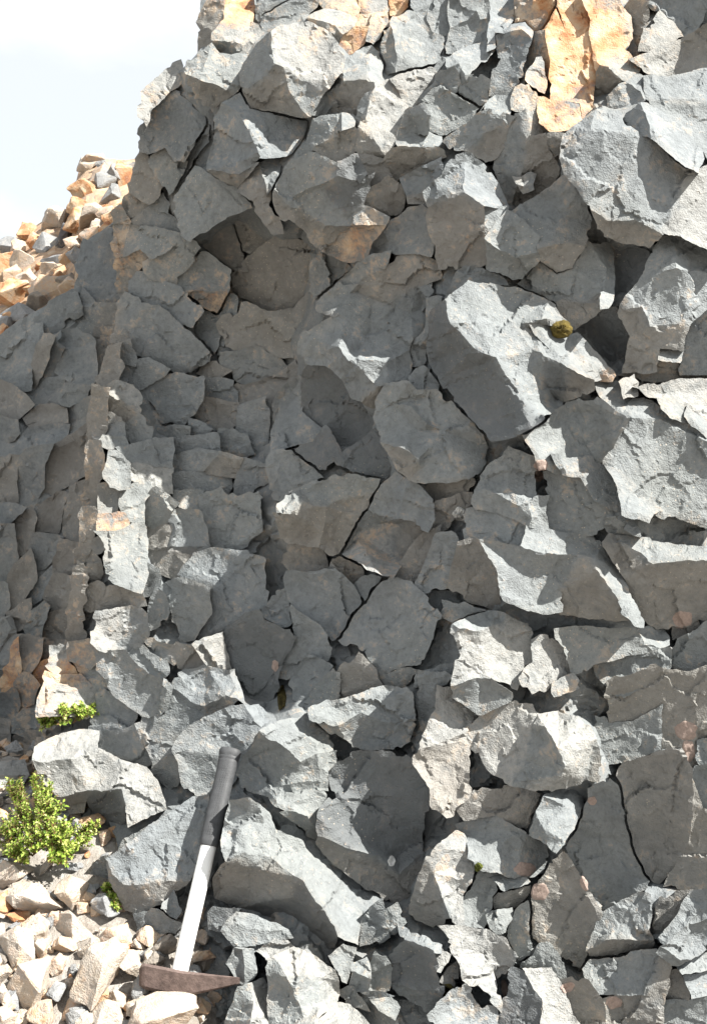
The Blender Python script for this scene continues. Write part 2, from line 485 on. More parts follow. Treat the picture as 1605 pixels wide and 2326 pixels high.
    # pull the rim in a little so that a joint stays open
    if gap:
        push = np.zeros_like(Q)
        for a, b in fb:
            e = FV[b] - FV[a]; nrm = np.array((-e[1], e[0])) / (np.hypot(*e) + 1e-9)
            push[a] += nrm; push[b] += nrm
        ln = np.hypot(*push.T); k = ln > 1e-6
        deg = np.zeros(len(Q))
        for a, b in fb: deg[a] += 1; deg[b] += 1
        push[k] /= ln[k][:, None]
        push[k] *= np.clip(deg[k] / ln[k], 1, 1.9)[:, None]      # mitred corners
        tr0 = FV[list(ft[0])]; area = (tr0[1][0] - tr0[0][0]) * (tr0[2][1] - tr0[0][1]) - (tr0[2][0] - tr0[0][0]) * (tr0[1][1] - tr0[0][1])
        sgn = 1 if area > 0 else -1
        amt = np.full(len(Q), float(gap))
        if 'neigh' in spec:                            # close up to the next block, leaving a thin joint
            na, nd, nl = spec['neigh']
            kk = np.where(k)[0]
            wj = -2.2 + 7.5 * fbm(np.c_[FV, np.zeros(len(FV))] / 130, 201, 2)
            wj = np.where(seg_dist(FV, CK[:, 0], CK[:, 1]) < 15, 6.0, wj)     # the open joints
            for v in kk:
                p = FV[v]
                near_ = (np.abs(na - p).sum(1) < 260)
                if not near_.any(): amt[v] = 0; continue
                A2, D2, L2 = na[near_], nd[near_], nl[near_]
                t2 = np.clip(((p - A2) * D2).sum(1) / L2, 0, 1)
                ds = np.hypot(*(p - A2 - t2[:, None] * D2).T).min()
                amt[v] = -np.clip((ds - wj[v]) / 2, -3.0, 10.0) if ds < 26 else -3.0
        Q = Q + push * amt[:, None] * sgn
    D = D0 - fh * s
    DEPTHS.append((FV[::5], D[::5], parent))
    verts = world_pts(Q, D)
    faces = []
    tr0 = FV[list(ft[0])]
    flip = ((tr0[1][0] - tr0[0][0]) * (tr0[2][1] - tr0[0][1]) - (tr0[2][0] - tr0[0][0]) * (tr0[1][1] - tr0[0][1])) > 0
    for f in ft: faces.append((f[0], f[2], f[1]) if flip else f)
    # sides and back so the block is a solid
    bl = sorted({v for e in fb for v in e}); idx = {v: len(FV) + i for i, v in enumerate(bl)}
    qc = Q.mean(0)
    back = world_pts(qc + (Q[bl] - qc) * 0.93, np.maximum(D[bl] + thick, D0 + thick * .6))
    for a, b in fb:
        q4 = (a, b, idx[b], idx[a])
        faces.append(q4 if flip else tuple(reversed(q4)))
    nb = len(FV) + len(bl)
    verts = np.r_[verts, back, back.mean(0)[None]]
    for a, b in fb:
        t3 = (idx[a], idx[b], nb)
        faces.append(t3 if flip else tuple(reversed(t3)))
    tt = np.zeros((len(verts), 4)); tt[:len(FV)] = tint
    for v in bl: tt[idx[v]] = tint[v]
    off = sum(len(x) for x in BVH_V)
    BVH_V.append(verts[:len(FV)]); BVH_F.append(np.array(faces[:len(ft)]) + off)
    return finish_mesh(name, verts, faces, MROCK, parent, tt)

RUST = np.array([(290,450),(268,560),(272,640),(250,740),(230,860),(214,1000),(208,1100),(196,1200),(182,1300),(170,1440)], float)
OCHRE = [(1300,40,85,.8),(1290,150,60,.7),(1265,250,50,.5),(1400,60,60,.45),(520,20,55,.6),(745,45,60,.5),(860,20,50,.5),(340,200,50,.5),(800,560,70,.35),(1060,560,50,.3),(480,660,50,.3),(150,1500,60,.4),(90,1560,60,.5)]
def stain_field(q):
    """iron staining bleeds across neighbouring blocks"""
    t = np.zeros((len(q), 4))
    nz = .5 + .9 * fbm(np.c_[q, np.zeros(len(q))] / 45, 301, 3)
    for x, y, r, a in OCHRE: t[:, 0] += nz * 1.3 * a * np.exp(-((q[:, 0] - x) ** 2 + (q[:, 1] - y) ** 2) / (1.35 * r) ** 2)
    t[:, 1] += np.clip(1.5 * fbm(np.c_[q, np.zeros(len(q))] / 170, 411, 3), 0, .25)
    d = seg_dist(q, RUST[:-1], RUST[1:])
    t[:, 0] += .34 * nz * np.exp(-(d / 22) ** 2); t[:, 1] += 1.7 * nz * np.exp(-(d / 34) ** 2)
    return t

def tag(o, label=None, cat=None, group=None, kind=None):
    for k, v in (('label', label), ('category', cat), ('group', group), ('kind', kind)):
        if v: o[k] = v
    return o
# ---------------------------------------------------------------- the near cliff: one line per joint block
# region, how far it stands proud, then its facets (tilt code, stain or painted light and shade) as outlines surveyed on the rock face
NEAR = '''
A 0 | l.b 125,130 190,0 300,-40 290,150 220,190 215,250 150,285 160,190
A 10 | T.o 300,-40 460,-40 480,60 430,140 330,190 225,200 290,130; t.p 225,200 330,190 430,140 500,160 520,220 480,260 430,330 380,320 330,250 215,240; U 215,240 330,250 380,320 270,325
A 5 | l 470,-40 720,-40 690,0 530,80 500,130 475,60
A 10 | F 530,80 690,0 870,-40 800,60 770,130 600,150 550,195 510,140
A 20 | T.p 800,110 950,65 1080,90 1075,160 1010,210 960,150; u.p 800,110 960,150 1010,210 990,250 900,190
A 10 | T 860,-40 1100,-40 1100,60 1080,90 950,65 870,0
A 15 | t.p 1090,90 1180,80 1210,120 1150,155 1085,150
A 15 | t.p 1180,80 1270,70 1275,140 1220,240 1160,240 1165,160
A 10 | F.o 1060,170 1155,165 1120,270 1050,310 990,290 1010,210
A 10 | t.p 1100,-40 1290,-40 1280,70 1210,120 1110,60
A 5 | F.o 1280,-40 1420,-40 1350,90 1290,100
A 30 | l 1240,180 1300,170 1330,310 1320,420 1260,460 1250,300; t 1300,100 1440,70 1530,180 1600,230 1600,350 1480,415 1440,395 1320,420 1330,310 1300,170
A 15 | f 1410,-40 1640,-40 1620,200 1530,180 1440,70
A 60 | tl 50,430 215,265 165,390 150,485 60,450; tr 215,265 270,320 430,330 380,450 385,550 345,570 290,530 150,485 165,390; U.b 60,450 150,485 290,530 345,570 230,650 130,580
A 85 | L 575,195 585,380 530,470 440,530 390,540 390,430 450,330; tr.p 600,180 720,135 830,140 930,200 1005,370 960,470 890,560 800,490 710,470 650,410 585,380 575,195; u.b 440,530 530,470 585,380 650,410 680,550 770,665 800,720 600,680 450,650 410,590 390,540; r 650,410 710,470 800,490 890,560 800,720 770,665 680,550
A 75 | L 275,620 370,680 430,770 485,920 470,990 360,1000 190,980 225,850 235,700; tr 275,620 390,560 415,610 450,650 600,690 800,735 770,840 660,940 500,925 430,770 370,680; t 190,980 360,1000 470,990 380,1060 190,1015; U.b 190,1015 380,1060 470,990 500,985 370,1140 230,1060
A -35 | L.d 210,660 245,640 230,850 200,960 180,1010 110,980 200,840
A 5 | t.p -215,700 -200,560 -60,420 20,390 60,460 -60,540 -140,640 -180,760
C 0 | l 850,-20 910,-120 1060,-230 1130,-190 1200,-110 1250,-40 1120,170 1060,170 990,90 940,120 860,110
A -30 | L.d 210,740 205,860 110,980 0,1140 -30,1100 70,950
A 65 | l.b 380,1140 505,990 540,1130 545,1230 590,1290 630,1400 600,1400 480,1270 480,1200 370,1160; T 505,980 650,965 620,1060 545,1150 540,1130
A 45 | l 0,1180 120,1010 200,1060 330,1190 310,1290 130,1400 85,1440 40,1420; ul 200,1060 370,1140 440,1250 310,1290 330,1190
A 20 | l 840,690 900,570 1000,460 1000,490 960,600 900,690; UL.b 1000,490 1160,485 1180,520 1110,600 1080,690 900,690 960,600; T 1000,490 1040,370 1130,300 1170,300 1250,380 1250,490 1200,520 1160,485
A 35 | l 730,940 800,780 830,720 1000,685 950,830 820,890; T 1000,685 1070,690 1060,770 1000,790; u.b 820,890 950,830 1060,770 1100,780 1080,880 1040,960 900,980
A 20 | l 1100,640 1185,535 1140,740 1080,780 1100,700; tr.p 1185,535 1210,520 1310,480 1390,650 1330,820 1250,930 1200,840 1140,740; u.b 1100,770 1140,740 1200,840 1250,930 1240,960 1090,900
A 15 | r.p 1290,470 1540,400 1550,490 1440,640 1390,655 1350,540
A 15 | l 1440,640 1550,500 1600,430 1680,400 1700,560 1600,640 1500,620
A 25 | l 1390,680 1490,630 1530,700 1500,790 1440,810 1340,850; T 1340,850 1440,810 1600,830 1590,890 1350,890
A 85 | l 650,1000 840,930 980,990 970,1060 700,1190 600,1150; tl.d 980,990 1090,930 1150,1050 1080,1090 970,1060; ul 700,1190 970,1060 880,1150 740,1260 690,1250; u.d 880,1150 1080,1090 1180,1060 1130,1240 1000,1290; tl 740,1260 880,1150 1000,1290 1130,1250 1290,1310 1260,1360 1000,1365 900,1360; U.b 590,1160 690,1250 740,1260 900,1360 1070,1380 960,1500 880,1510 810,1410 720,1340 600,1280; u.bo 1070,1380 1000,1365 1260,1360 1170,1480 1150,1590 880,1520 960,1500
A 15 | u.b 1130,1240 1180,1140 1280,1060 1330,1100 1300,1170 1360,1120 1365,1180 1350,1280 1290,1310
A 10 | ul.b 1090,930 1250,960 1300,1060 1180,1130 1150,1050
A 10 | U.b 1250,960 1350,890 1590,890 1620,950 1350,1080 1300,1090
A 15 | l 1350,1080 1596,950 1596,1060 1500,1150 1420,1180 1400,1150; u.b 1420,1180 1500,1150 1530,1260 1420,1220
A 20 | l 1290,1350 1480,1235 1570,1290 1570,1470 1530,1530 1270,1510 1160,1590 1160,1490 1270,1400
B 5 | l 50,60 60,-40 290,-40 295,110 240,120 215,70 150,120 50,170; F 50,170 150,120 215,70 240,120 295,110 280,240 130,290 35,320
B -5 | f 0,-40 60,-40 50,170 20,330 -30,330 -60,100
B 15 | T 290,-40 430,-40 440,100 410,160 330,200 320,290 280,300 280,240 295,110
B 25 | T 330,200 440,140 500,130 560,190 550,230 480,180 400,190; l 330,215 400,190 480,180 550,230 500,340 480,440 400,550 300,560 300,480 370,350 330,280
B 10 | l.b 440,100 450,-40 560,-40 640,100 600,170 560,190 500,130 440,140
B 25 | T 40,350 130,290 270,240 320,300 250,360 180,440 160,470 110,380 40,400; l 40,400 110,380 160,470 300,480 240,650 0,500 10,480
B 10 | l 0,500 240,650 200,700 100,760 0,810 -60,760 -100,600
B 35 | T 270,650 330,590 410,600 390,690 340,700; ul 20,850 130,760 240,660 340,700 430,710 380,760 270,800 150,910; u.b 150,910 270,800 390,760 390,870 320,960 200,930
B 25 | t.o 600,180 640,130 690,40 740,170 800,240 890,190 910,310 920,430 910,650 850,710 830,620 660,600 690,500 660,470 660,340 620,180
B 15 | t.o 690,40 690,-40 830,-40 900,120 890,190 800,240 740,170
B 20 | t.op 830,-40 990,-40 1140,90 1150,230 1080,290 1200,400 1110,490 1000,400 945,390 925,420 910,310 890,190 900,120
B 30 | t.o 660,600 830,620 850,710 780,770 670,790 600,730 600,600
B 0 | L.b 560,190 620,180 660,340 640,480 590,330 500,400
B 20 | tr.p 460,540 520,520 570,340 600,340 640,480 610,530 540,510; l.p 440,600 470,530 520,525 560,590 500,590; r.p 440,600 500,590 560,590 570,680 620,740 640,800 540,820 520,760 490,670 450,640
B 10 | u.o 560,-40 690,-40 690,40 640,130 600,180 570,90
B -10 | U.b 945,390 1000,400 1080,480 1000,560 990,620 920,650 920,540
B 15 | l 990,580 1060,510 1110,490 1200,550 1220,600 1140,640 1000,640; T 1110,490 1160,450 1215,460 1220,600 1200,550
B 20 | t 1220,460 1370,470 1530,420 1700,400 1700,620 1250,600 1225,590
B 5 | r.p 1130,350 1240,340 1440,240 1370,450 1240,430; l.b 1440,240 1596,130 1700,60 1700,410 1530,420 1370,450
B -10 | l 1240,40 1300,-40 1530,-40 1596,60 1540,170 1430,230 1390,130 1310,70
B 10 | t.p 1270,190 1310,70 1390,130 1440,210 1360,240 1260,290 1210,290 1210,160
B -25 | L.b 1090,60 1230,-40 1240,40 1210,160 1190,260 1100,300 1150,230 1150,100
B -5 | l 1530,-40 1750,-40 1750,60 1596,130 1540,170 1596,60
B 70 | TL 715,950 740,800 900,670 930,660 900,760 790,900; f 790,900 900,760 1000,790 1150,770 1260,830 1380,940 1430,1180 1320,1400 1180,1325 1010,1325 890,1250 790,1080 715,950; T 930,660 990,640 1060,660 1100,740 1150,770 1000,790 900,760; U.b 890,1250 1010,1325 1180,1325 1320,1400 1250,1490 1050,1450 960,1370; tr.p 1380,940 1480,1010 1700,1010 1700,1520 1440,1420 1320,1400 1430,1180
B 70 | L 1100,710 1200,610 1250,750 1260,830 1120,770; TR 1200,610 1290,650 1570,900 1550,1030 1480,1010 1380,930 1260,840 1250,750
B 30 | t 1250,600 1700,620 1700,1000 1570,900 1310,690
B 15 | l 430,720 500,670 525,830 490,1010 470,1080 420,1250 320,960 390,870; u.b 525,830 630,800 640,900 700,1010 620,1130 440,1240 420,1250 470,1080 490,1010; 
B 25 | T.p 450,1070 560,1050 550,1080 500,1110 460,1100; u 460,1100 500,1110 550,1080 540,1110 500,1130
B 5 | u.b 640,800 760,790 740,860 720,950 700,1000 640,900
B 45 | tl -100,1150 150,910 150,970 130,1110 0,1200 -80,1240; TR 150,970 210,1080 400,1240 260,1230 150,1160 130,1110; R 150,910 190,920 250,1000 410,1230 400,1240 210,1080 150,970; ul.b -80,1240 0,1200 130,1110 150,1160 250,1240 260,1400 270,1580 0,1590 -60,1400
B 30 | r 250,1240 400,1240 350,1300 260,1410
E 35 | t 260,110 340,20 400,-40 490,10 580,100 570,190 450,225 340,170; u 260,110 340,170 450,225 570,190 580,240 480,340 400,330 280,290
E 25 | l 450,-50 600,-150 750,-250 800,-200 870,-110 900,0 740,-10 530,40; t 530,40 740,-10 900,0 840,150 770,130 580,170; u.b 590,170 770,130 840,150 790,290 690,320 600,250
E 15 | l 480,380 600,260 690,320 790,290 900,150 930,150 990,300 985,420 870,490 800,490 650,470; TR 925,150 1020,140 1040,390 1000,520 970,520 985,420 990,300; ul.b 700,500 800,490 870,490 985,430 960,540 880,600 800,640 710,570
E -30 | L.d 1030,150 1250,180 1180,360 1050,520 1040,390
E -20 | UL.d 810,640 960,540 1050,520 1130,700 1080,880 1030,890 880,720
E 25 | tl 1060,550 1200,360 1290,140 1370,70 1400,160 1410,280 1270,330 1200,520; TR 1370,70 1700,250 1700,330 1440,290 1410,280 1400,160; f 1270,330 1410,280 1440,290 1700,330 1700,450 1490,610 1260,640 1200,520; ul.b 1060,560 1200,520 1260,640 1490,610 1450,710 1450,780 1310,770 1280,900 1090,920 1130,700
E 15 | l 1700,480 1596,530 1500,640 1450,780 1450,910 1700,920
E 25 | T 1310,770 1440,790 1430,850 1310,830
E -15 | u.b 1070,930 1310,860 1450,850 1700,850 1700,930 1280,950 1160,940
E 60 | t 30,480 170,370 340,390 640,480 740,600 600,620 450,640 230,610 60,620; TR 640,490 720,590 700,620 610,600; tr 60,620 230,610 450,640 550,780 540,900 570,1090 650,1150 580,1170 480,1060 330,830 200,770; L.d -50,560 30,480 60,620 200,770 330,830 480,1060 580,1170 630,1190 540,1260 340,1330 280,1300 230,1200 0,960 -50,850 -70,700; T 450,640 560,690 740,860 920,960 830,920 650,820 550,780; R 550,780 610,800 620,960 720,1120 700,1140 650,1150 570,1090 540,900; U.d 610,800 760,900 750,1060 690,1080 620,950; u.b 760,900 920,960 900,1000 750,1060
E 50 | TR 560,640 660,640 780,760 870,850 960,960 880,960 740,850 640,740
E 42 | TR 770,710 810,700 1020,900 960,910 860,890 870,850; u.o 960,910 1020,900 1020,960 960,965
E -5 | l 150,280 340,320 400,390 340,400 180,370 60,440 30,470
E 35 | tr 500,1300 700,1150 760,1110 740,1170 860,1250 920,1350 930,1470 880,1500 700,1500 590,1440; L 760,1110 930,1080 1130,1190 1050,1330 930,1470 920,1350 860,1250 740,1170
E 20 | T 940,980 1060,970 1120,1060 1300,1130 1390,1190 1700,1330 1700,1370 1300,1190 1130,1190 1000,1090; f 1130,1190 1300,1190 1700,1370 1700,1800 1596,1850 1400,1770 1280,1760 1180,1740 1090,1590 1060,1540 1000,1500 990,1440 1050,1340
E 35 | T.p 1070,970 1160,930 1180,990 1170,1050 1100,1060
E 25 | tr.p 1160,1000 1290,1010 1420,970 1700,960 1700,1280 1596,1220 1480,1120 1300,1060
E 35 | TR 1300,1060 1420,1090 1480,1200 1390,1190
E 38 | TR 1480,1120 1600,1220 1590,1290 1470,1170
E -30 | ul.b 340,1340 480,1310 560,1410 450,1400 330,1420
H 30 | l 250,80 330,0 410,-80 560,-30 550,30 400,0 400,90 400,170 290,130; T 240,95 290,130 400,175 520,240 470,260 330,190 270,160; t 400,10 550,40 570,210 520,235 400,170; l 190,200 240,95 270,160 330,190 330,290 210,275; ul 330,190 470,260 520,240 550,370 450,330 330,290; r 520,240 640,210 620,300 640,390 550,370
H 10 | l 640,80 830,80 930,190 1010,300 940,400 850,430 720,420 640,390 610,300 650,200
H 15 | tr 700,-20 900,-20 1000,50 1060,150 1080,290 1030,280 930,220 840,80 740,60
H 50 | TR 990,30 1060,60 1180,180 1290,280 1240,340 1100,300 1070,170
H 15 | ul 1010,300 1030,290 1100,370 1190,460 1010,430; T 1030,285 1130,350 1180,440 1100,370
H 20 | T 1010,430 1230,470 1700,530 1700,590 1450,590 1260,610 1200,540 1080,480; u.b 990,500 1010,430 1080,480 1200,540 1260,610 1450,590 1700,600 1700,900 1300,1000 1160,840 1100,700
H 20 | l 170,290 210,280 330,310 480,360 520,430 480,500 400,490 160,450
H 50 | T 490,520 530,400 720,430 890,460 960,510 930,580 830,560 700,550; TR 960,510 1080,660 1150,830 1180,920 1210,990 1160,980 1060,820 930,640 930,580; f 240,470 340,480 490,520 700,550 830,560 790,620 720,770 710,880 630,910 480,870 350,790 340,650; u.b 790,620 830,560 930,580 930,640 1060,820 1130,950 920,940 710,900 720,770
H 5 | l.b 70,700 130,490 180,460 240,470 340,650 350,790 330,870 200,830 60,740
H -20 | ul 400,860 480,880 630,915 720,905 920,945 1130,950 1150,990 1050,990 850,980 550,1000 450,930
H 10 | f 850,980 1030,990 1170,1000 1220,1080 1310,1120 1120,1160 920,1210 790,1260 760,1180 740,1110 700,1010; TR 1170,1000 1210,990 1330,1000 1350,1090 1310,1120 1220,1080
H 55 | T 70,960 160,920 290,890 390,930 370,960 230,1010 110,1000; tr.p 70,960 110,1000 230,1010 370,960 390,1060 480,1190 440,1330 280,1290 200,1300 70,1340 130,1150 90,1050; tr.p 390,930 520,970 540,1060 550,1200 480,1190 390,1060 370,960; u 70,1340 200,1300 280,1290 400,1370 410,1420 230,1510 80,1400
H 30 | tr.p 540,1060 620,1050 740,1110 770,1250 660,1330 550,1380 480,1290 550,1200
H 30 | t.po 670,1330 790,1280 820,1350 680,1400
H 10 | tl 920,1220 1120,1160 1310,1130 1390,1110 1380,1230 1250,1320 1100,1400 990,1330
H -5 | l 1390,1110 1540,1000 1700,900 1700,1300 1596,1310 1380,1230
H -25 | u.b 1380,950 1310,900 1340,860 1530,880 1540,990 1400,1030
H 0 | l 20,830 200,880 280,890 160,920 70,960 30,900
D -72 | ul.b 70,330 130,260 230,160 380,80 600,180 540,260 540,420 440,540 290,560 160,480 90,440
D -42 | l.b 160,480 290,560 440,540 540,420 550,500 470,650 440,820 350,800 230,760 80,780 0,680 0,570 80,600
D 0 | l 560,240 620,220 790,290 740,340 570,490 540,430
D 30 | l 570,490 740,340 900,220 1020,200 960,300 870,340 780,440 690,580 610,550; ul.b 870,340 1040,260 1180,210 1290,270 1320,350 1180,400 1000,500 920,480 830,430 780,440; tl 690,580 780,440 830,430 920,480 1000,500 1180,400 1270,370 1250,480 1240,520 1150,570 1010,700 900,715 850,700 740,650; l 470,800 480,730 560,650 690,580 560,720 500,790; UL 500,790 560,720 690,580 740,650 700,770 630,800 540,850; T 740,650 850,700 900,715 1010,700 1150,570 1160,720 1140,780 1000,850 780,850 720,770 700,770; TR 1150,570 1240,520 1230,640 1160,720; tr 870,930 1000,850 1140,780 1150,880 1120,960 950,1010 930,990; u 780,850 1000,850 870,930 930,990 870,1080 800,1070 830,980 740,830 720,770; UL 540,850 630,800 700,770 720,770 740,830 830,980 800,1070 760,1000 740,950 640,880; U.b 870,1080 930,990 1010,980 970,1130 900,1130
D 5 | l 1250,480 1330,480 1340,560 1260,700 1230,760 1220,860 1160,880 1150,760 1240,640
D 5 | l 1140,940 1220,900 1300,970 1290,1010 1200,1020 1140,990
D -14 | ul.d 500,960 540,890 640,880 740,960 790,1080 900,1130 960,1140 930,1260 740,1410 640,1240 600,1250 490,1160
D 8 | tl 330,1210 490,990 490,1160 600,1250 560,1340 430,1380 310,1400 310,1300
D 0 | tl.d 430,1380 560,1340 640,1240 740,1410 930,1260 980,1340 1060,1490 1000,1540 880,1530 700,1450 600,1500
D 0 | l 350,1060 470,950 490,960 470,1050 350,1200 320,1210
D 45 | T 1040,1110 1180,1090 1210,1170 1380,1260 1400,1290 1330,1260 1250,1230 1150,1130; T 970,1340 1190,1270 1330,1260 1400,1290 1380,1390 1250,1370 1200,1440 1100,1380; l 930,1190 1040,1110 1150,1130 1250,1230 1330,1260 1190,1270 970,1340; l 1180,1090 1190,1040 1300,1050 1596,1300 1596,1370 1400,1290 1380,1260 1210,1170; l 950,1100 1000,980 1140,980 1190,1040 1180,1090 1040,1110 930,1190; u.b 970,1340 1100,1380 1200,1440 1220,1500 1190,1570 1140,1560 1060,1490; t 1200,1440 1250,1370 1380,1390 1400,1290 1596,1370 1580,1470 1500,1570 1190,1570 1220,1500
D -25 | l 0,800 100,800 210,760 400,890 240,970 150,1000 60,900 0,870
D -30 | l.b 240,970 440,880 460,950 350,1030 300,1100 120,1130 0,1020 140,1000
D -20 | l 100,1190 130,1130 300,1090 320,1210 300,1300 280,1470 140,1430 100,1280
D -20 | l 0,1270 60,1270 130,1340 180,1440 0,1390
C -5 | l 940,130 990,90 1060,170 1140,180 1060,350 1030,370 970,300 900,180
C 5 | l.b 810,220 860,130 900,180 970,260 975,370 900,430 840,400 790,360
C -5 | l.b 740,450 790,370 890,440 820,500 780,520
C -10 | l 920,440 990,370 1010,490 960,470
C 15 | l.bo 690,500 730,450 780,520 770,640 740,750 700,760 690,640
C 0 | u.bo 700,760 750,760 850,700 900,760 800,850 780,920 730,990 710,900
C 20 | tl 765,620 800,570 960,575 1090,620 1050,680 1000,730 920,760 850,700 750,750
C -5 | l 800,540 910,460 1020,500 1090,610 960,575 810,560
C 15 | l 870,790 920,760 1000,730 1080,640 1220,700 1150,800 1060,870 910,870; u.bo 910,870 1060,870 1050,920 960,890
C 10 | l 1060,870 1230,710 1400,830 1390,960 1250,960 1120,970; u.bo 1120,970 1250,960 1390,960 1310,1100
C 10 | l 780,900 830,860 900,880 1050,930 1230,1080 1150,1190 950,1060 800,980
C 5 | l 720,1050 760,980 830,1000 850,1050 780,1200 790,1250 690,1250
C 0 | l 780,1180 850,1040 950,1050 1150,1200 1290,1350 1150,1450 1020,1420 900,1360 800,1300
C 15 | l.b 600,1500 650,1320 720,1290 710,1380 750,1420 700,1500 620,1530
C 5 | l 720,1300 780,1270 810,1400 720,1370
C -5 | l 750,1420 810,1410 900,1370 1010,1430 960,1470 880,1520 830,1540 720,1500
C -20 | l 1170,1200 1240,1080 1320,1100 1410,970 1430,1000 1440,1150 1330,1240 1300,1350
C -25 | l 1440,1150 1596,1290 1620,1400 1430,1350 1310,1350 1330,1240
C -50 | l.b 1220,650 1400,540 1470,720 1480,830 1430,840 1230,700
C -70 | l.b 1410,530 1530,480 1596,570 1620,640 1520,730 1470,720 1430,610
C -15 | l.b 1170,1450 1310,1390 1400,1440 1250,1480
F 0 | l 860,110 980,30 1130,0 1230,10 1235,120 1110,300 980,300 950,200
F 30 | t.p 620,80 700,40 800,70 835,140 830,240 790,190 700,150 640,110; ul.b 640,110 700,150 790,190 830,240 770,290 720,250 650,200
F 10 | l.b 590,150 640,110 650,200 600,220
F 5 | l 570,400 590,230 720,260 750,370 620,390
F 15 | tr 570,430 620,380 750,380 770,420 690,430
F -5 | l 760,300 840,260 900,330 900,390 800,410 760,370
F 10 | tr 720,450 850,420 1045,390 1040,560 930,560 900,540 780,520
F 25 | tr 650,600 680,480 720,470 790,540 790,640 760,690 670,680
F 5 | tr.p 790,540 900,550 1040,570 1020,700 990,700 890,640 790,640
F 10 | tr 750,690 900,660 900,720 870,760 860,890 780,870 740,790
F 15 | tr 600,670 680,680 720,720 680,830 610,830 600,750
F 15 | tr.o 600,850 740,850 760,910 720,950 600,940
F 0 | l 870,760 940,700 1050,780 1000,880 930,930 870,880
F 25 | tr 590,960 750,940 850,920 890,1010 870,1150 890,1200 850,1320 700,1270 650,1150 640,1060 620,1000
F 10 | l 560,1030 600,980 650,1050 590,1080
F 10 | u.b 650,1290 700,1280 850,1330 860,1380 680,1420 620,1380
F 0 | l.b 440,1300 480,1130 560,1080 610,1160 600,1240 500,1260
F 5 | l.b 440,1350 590,1250 640,1300 650,1410 520,1420 450,1400
F 16 | l.b 580,80 550,240 540,399 606,405 634,246 650,86
F 26 | l.b 540,399 522,540 521,665 500,800 578,806 588,671 604,546 606,405
F 20 | l.b 500,800 489,931 474,1060 448,1197 525,1203 540,1066 556,937 578,806
F 28 | l.b 448,1197 438,1330 420,1463 420,1600 505,1606 494,1469 506,1336 525,1203
F 10 | l 1050,500 1190,450 1340,470 1240,570 1050,590; ul.b 1240,570 1340,470 1460,510 1420,620 1250,600
F -5 | l 1050,390 1300,370 1330,440 1340,470 1190,450 1050,490
F -5 | l 960,340 1040,300 1150,320 1140,370 970,380
F -5 | l 1150,270 1260,340 1240,370 1150,370
F -10 | l 1040,600 1240,600 1390,630 1370,720 1240,690 1060,700
F 20 | tl 1060,710 1130,700 1220,710 1210,820 1110,810
F 20 | l 1210,730 1330,690 1370,740 1440,750 1560,700 1580,950 1500,1010 1410,1050 1270,1040 1260,930 1210,830
F 15 | l 1040,830 1130,830 1210,840 1250,930 1270,1040 1010,1040 1040,930; u.b 1010,1040 1270,1040 1160,1090 1040,1080
F 0 | l 1080,1200 1170,1080 1330,1050 1600,1110 1600,1420 1480,1440 1380,1530 1200,1596 1280,1430 1270,1290
F 10 | l 990,1300 1080,1240 1270,1290 1280,1430 1180,1596 1110,1596 1050,1460
F -5 | l 890,1150 950,1180 950,1300 870,1330
F 5 | l 940,1310 1000,1340 1020,1440 920,1530 900,1480
F -20 | l.b 900,930 1040,930 1000,1080 1160,1090 1070,1220 950,1180 900,1140
F -5 | l 1470,510 1600,550 1620,650 1440,740 1440,600
F -10 | l 1330,390 1400,335 1480,380 1520,480 1450,500 1330,450
F -15 | l.b 1200,240 1240,140 1440,180 1430,300 1290,330
F -20 | l 1240,20 1400,50 1430,170 1240,130
F -15 | l 1440,200 1596,150 1620,540 1500,490 1430,330
I 25 | tr.p 590,-30 800,-60 720,200 640,210 550,160 590,60; l 800,-60 870,0 900,70 860,160 780,210 720,200
I 10 | tr.p 300,180 380,190 400,260 470,350 330,350 300,290
I 10 | l.b 420,160 540,150 580,260 540,320 420,270
I 20 | tr.p 220,540 290,350 410,350 500,350 580,460 590,540 520,600 300,600 220,600
I 5 | l 590,470 640,450 820,570 770,690 560,690 590,540
I 25 | l 580,210 760,220 870,330 1030,430 1000,550 900,600 830,560 680,460 640,380 590,320
I -5 | l 430,270 540,320 580,290 640,380 680,460 580,450 500,350
I 15 | l 780,230 830,170 880,200 1000,280 1000,330 940,380 850,310
I 10 | l 880,170 980,200 1060,270 1000,260 920,230; u.b 900,150 1110,180 1160,160 1240,260 1240,290 1140,320 1060,270
I 25 | R.p 1160,160 1340,100 1390,320 1250,300
I 15 | tl 1050,430 1120,330 1250,300 1390,330 1440,500 1360,480 1240,540 1160,520; TR 1390,325 1410,330 1455,505 1440,500; U.bo 1240,600 1240,540 1360,480 1445,505 1300,570; l 1020,560 1050,430 1160,520 1240,540 1230,610 1120,680 1060,730 1010,660
I 35 | f 1065,800 1110,700 1240,610 1480,540 1560,660 1500,800 1470,870 1440,970 1300,1060 1200,1080 1110,1000; TR 1480,540 1560,530 1600,620 1560,660
I 0 | l 880,620 1000,610 1020,700 1020,830 930,890 860,740
I -5 | l 620,710 830,670 860,740 920,880 820,880 640,830 600,800
I -5 | l 930,900 1060,850 1090,980 1020,1050 950,980
G 15 | tr 280,120 310,60 330,150 380,290 420,310 400,360 340,340 300,200; l 310,60 430,50 500,130 600,210 640,225 500,270 420,310 380,290 330,150
G 40 | l 420,310 640,225 820,215 950,240 900,330 760,350 690,370 600,310 490,320; T 350,430 400,340 490,320 600,310 690,370 640,410 560,390 500,370 440,440; u.b 320,440 440,440 500,370 560,390 640,410 620,560 600,640 520,630 370,590 350,510; u.b 640,410 690,370 760,350 900,330 850,450 720,690 640,660 600,640 620,560
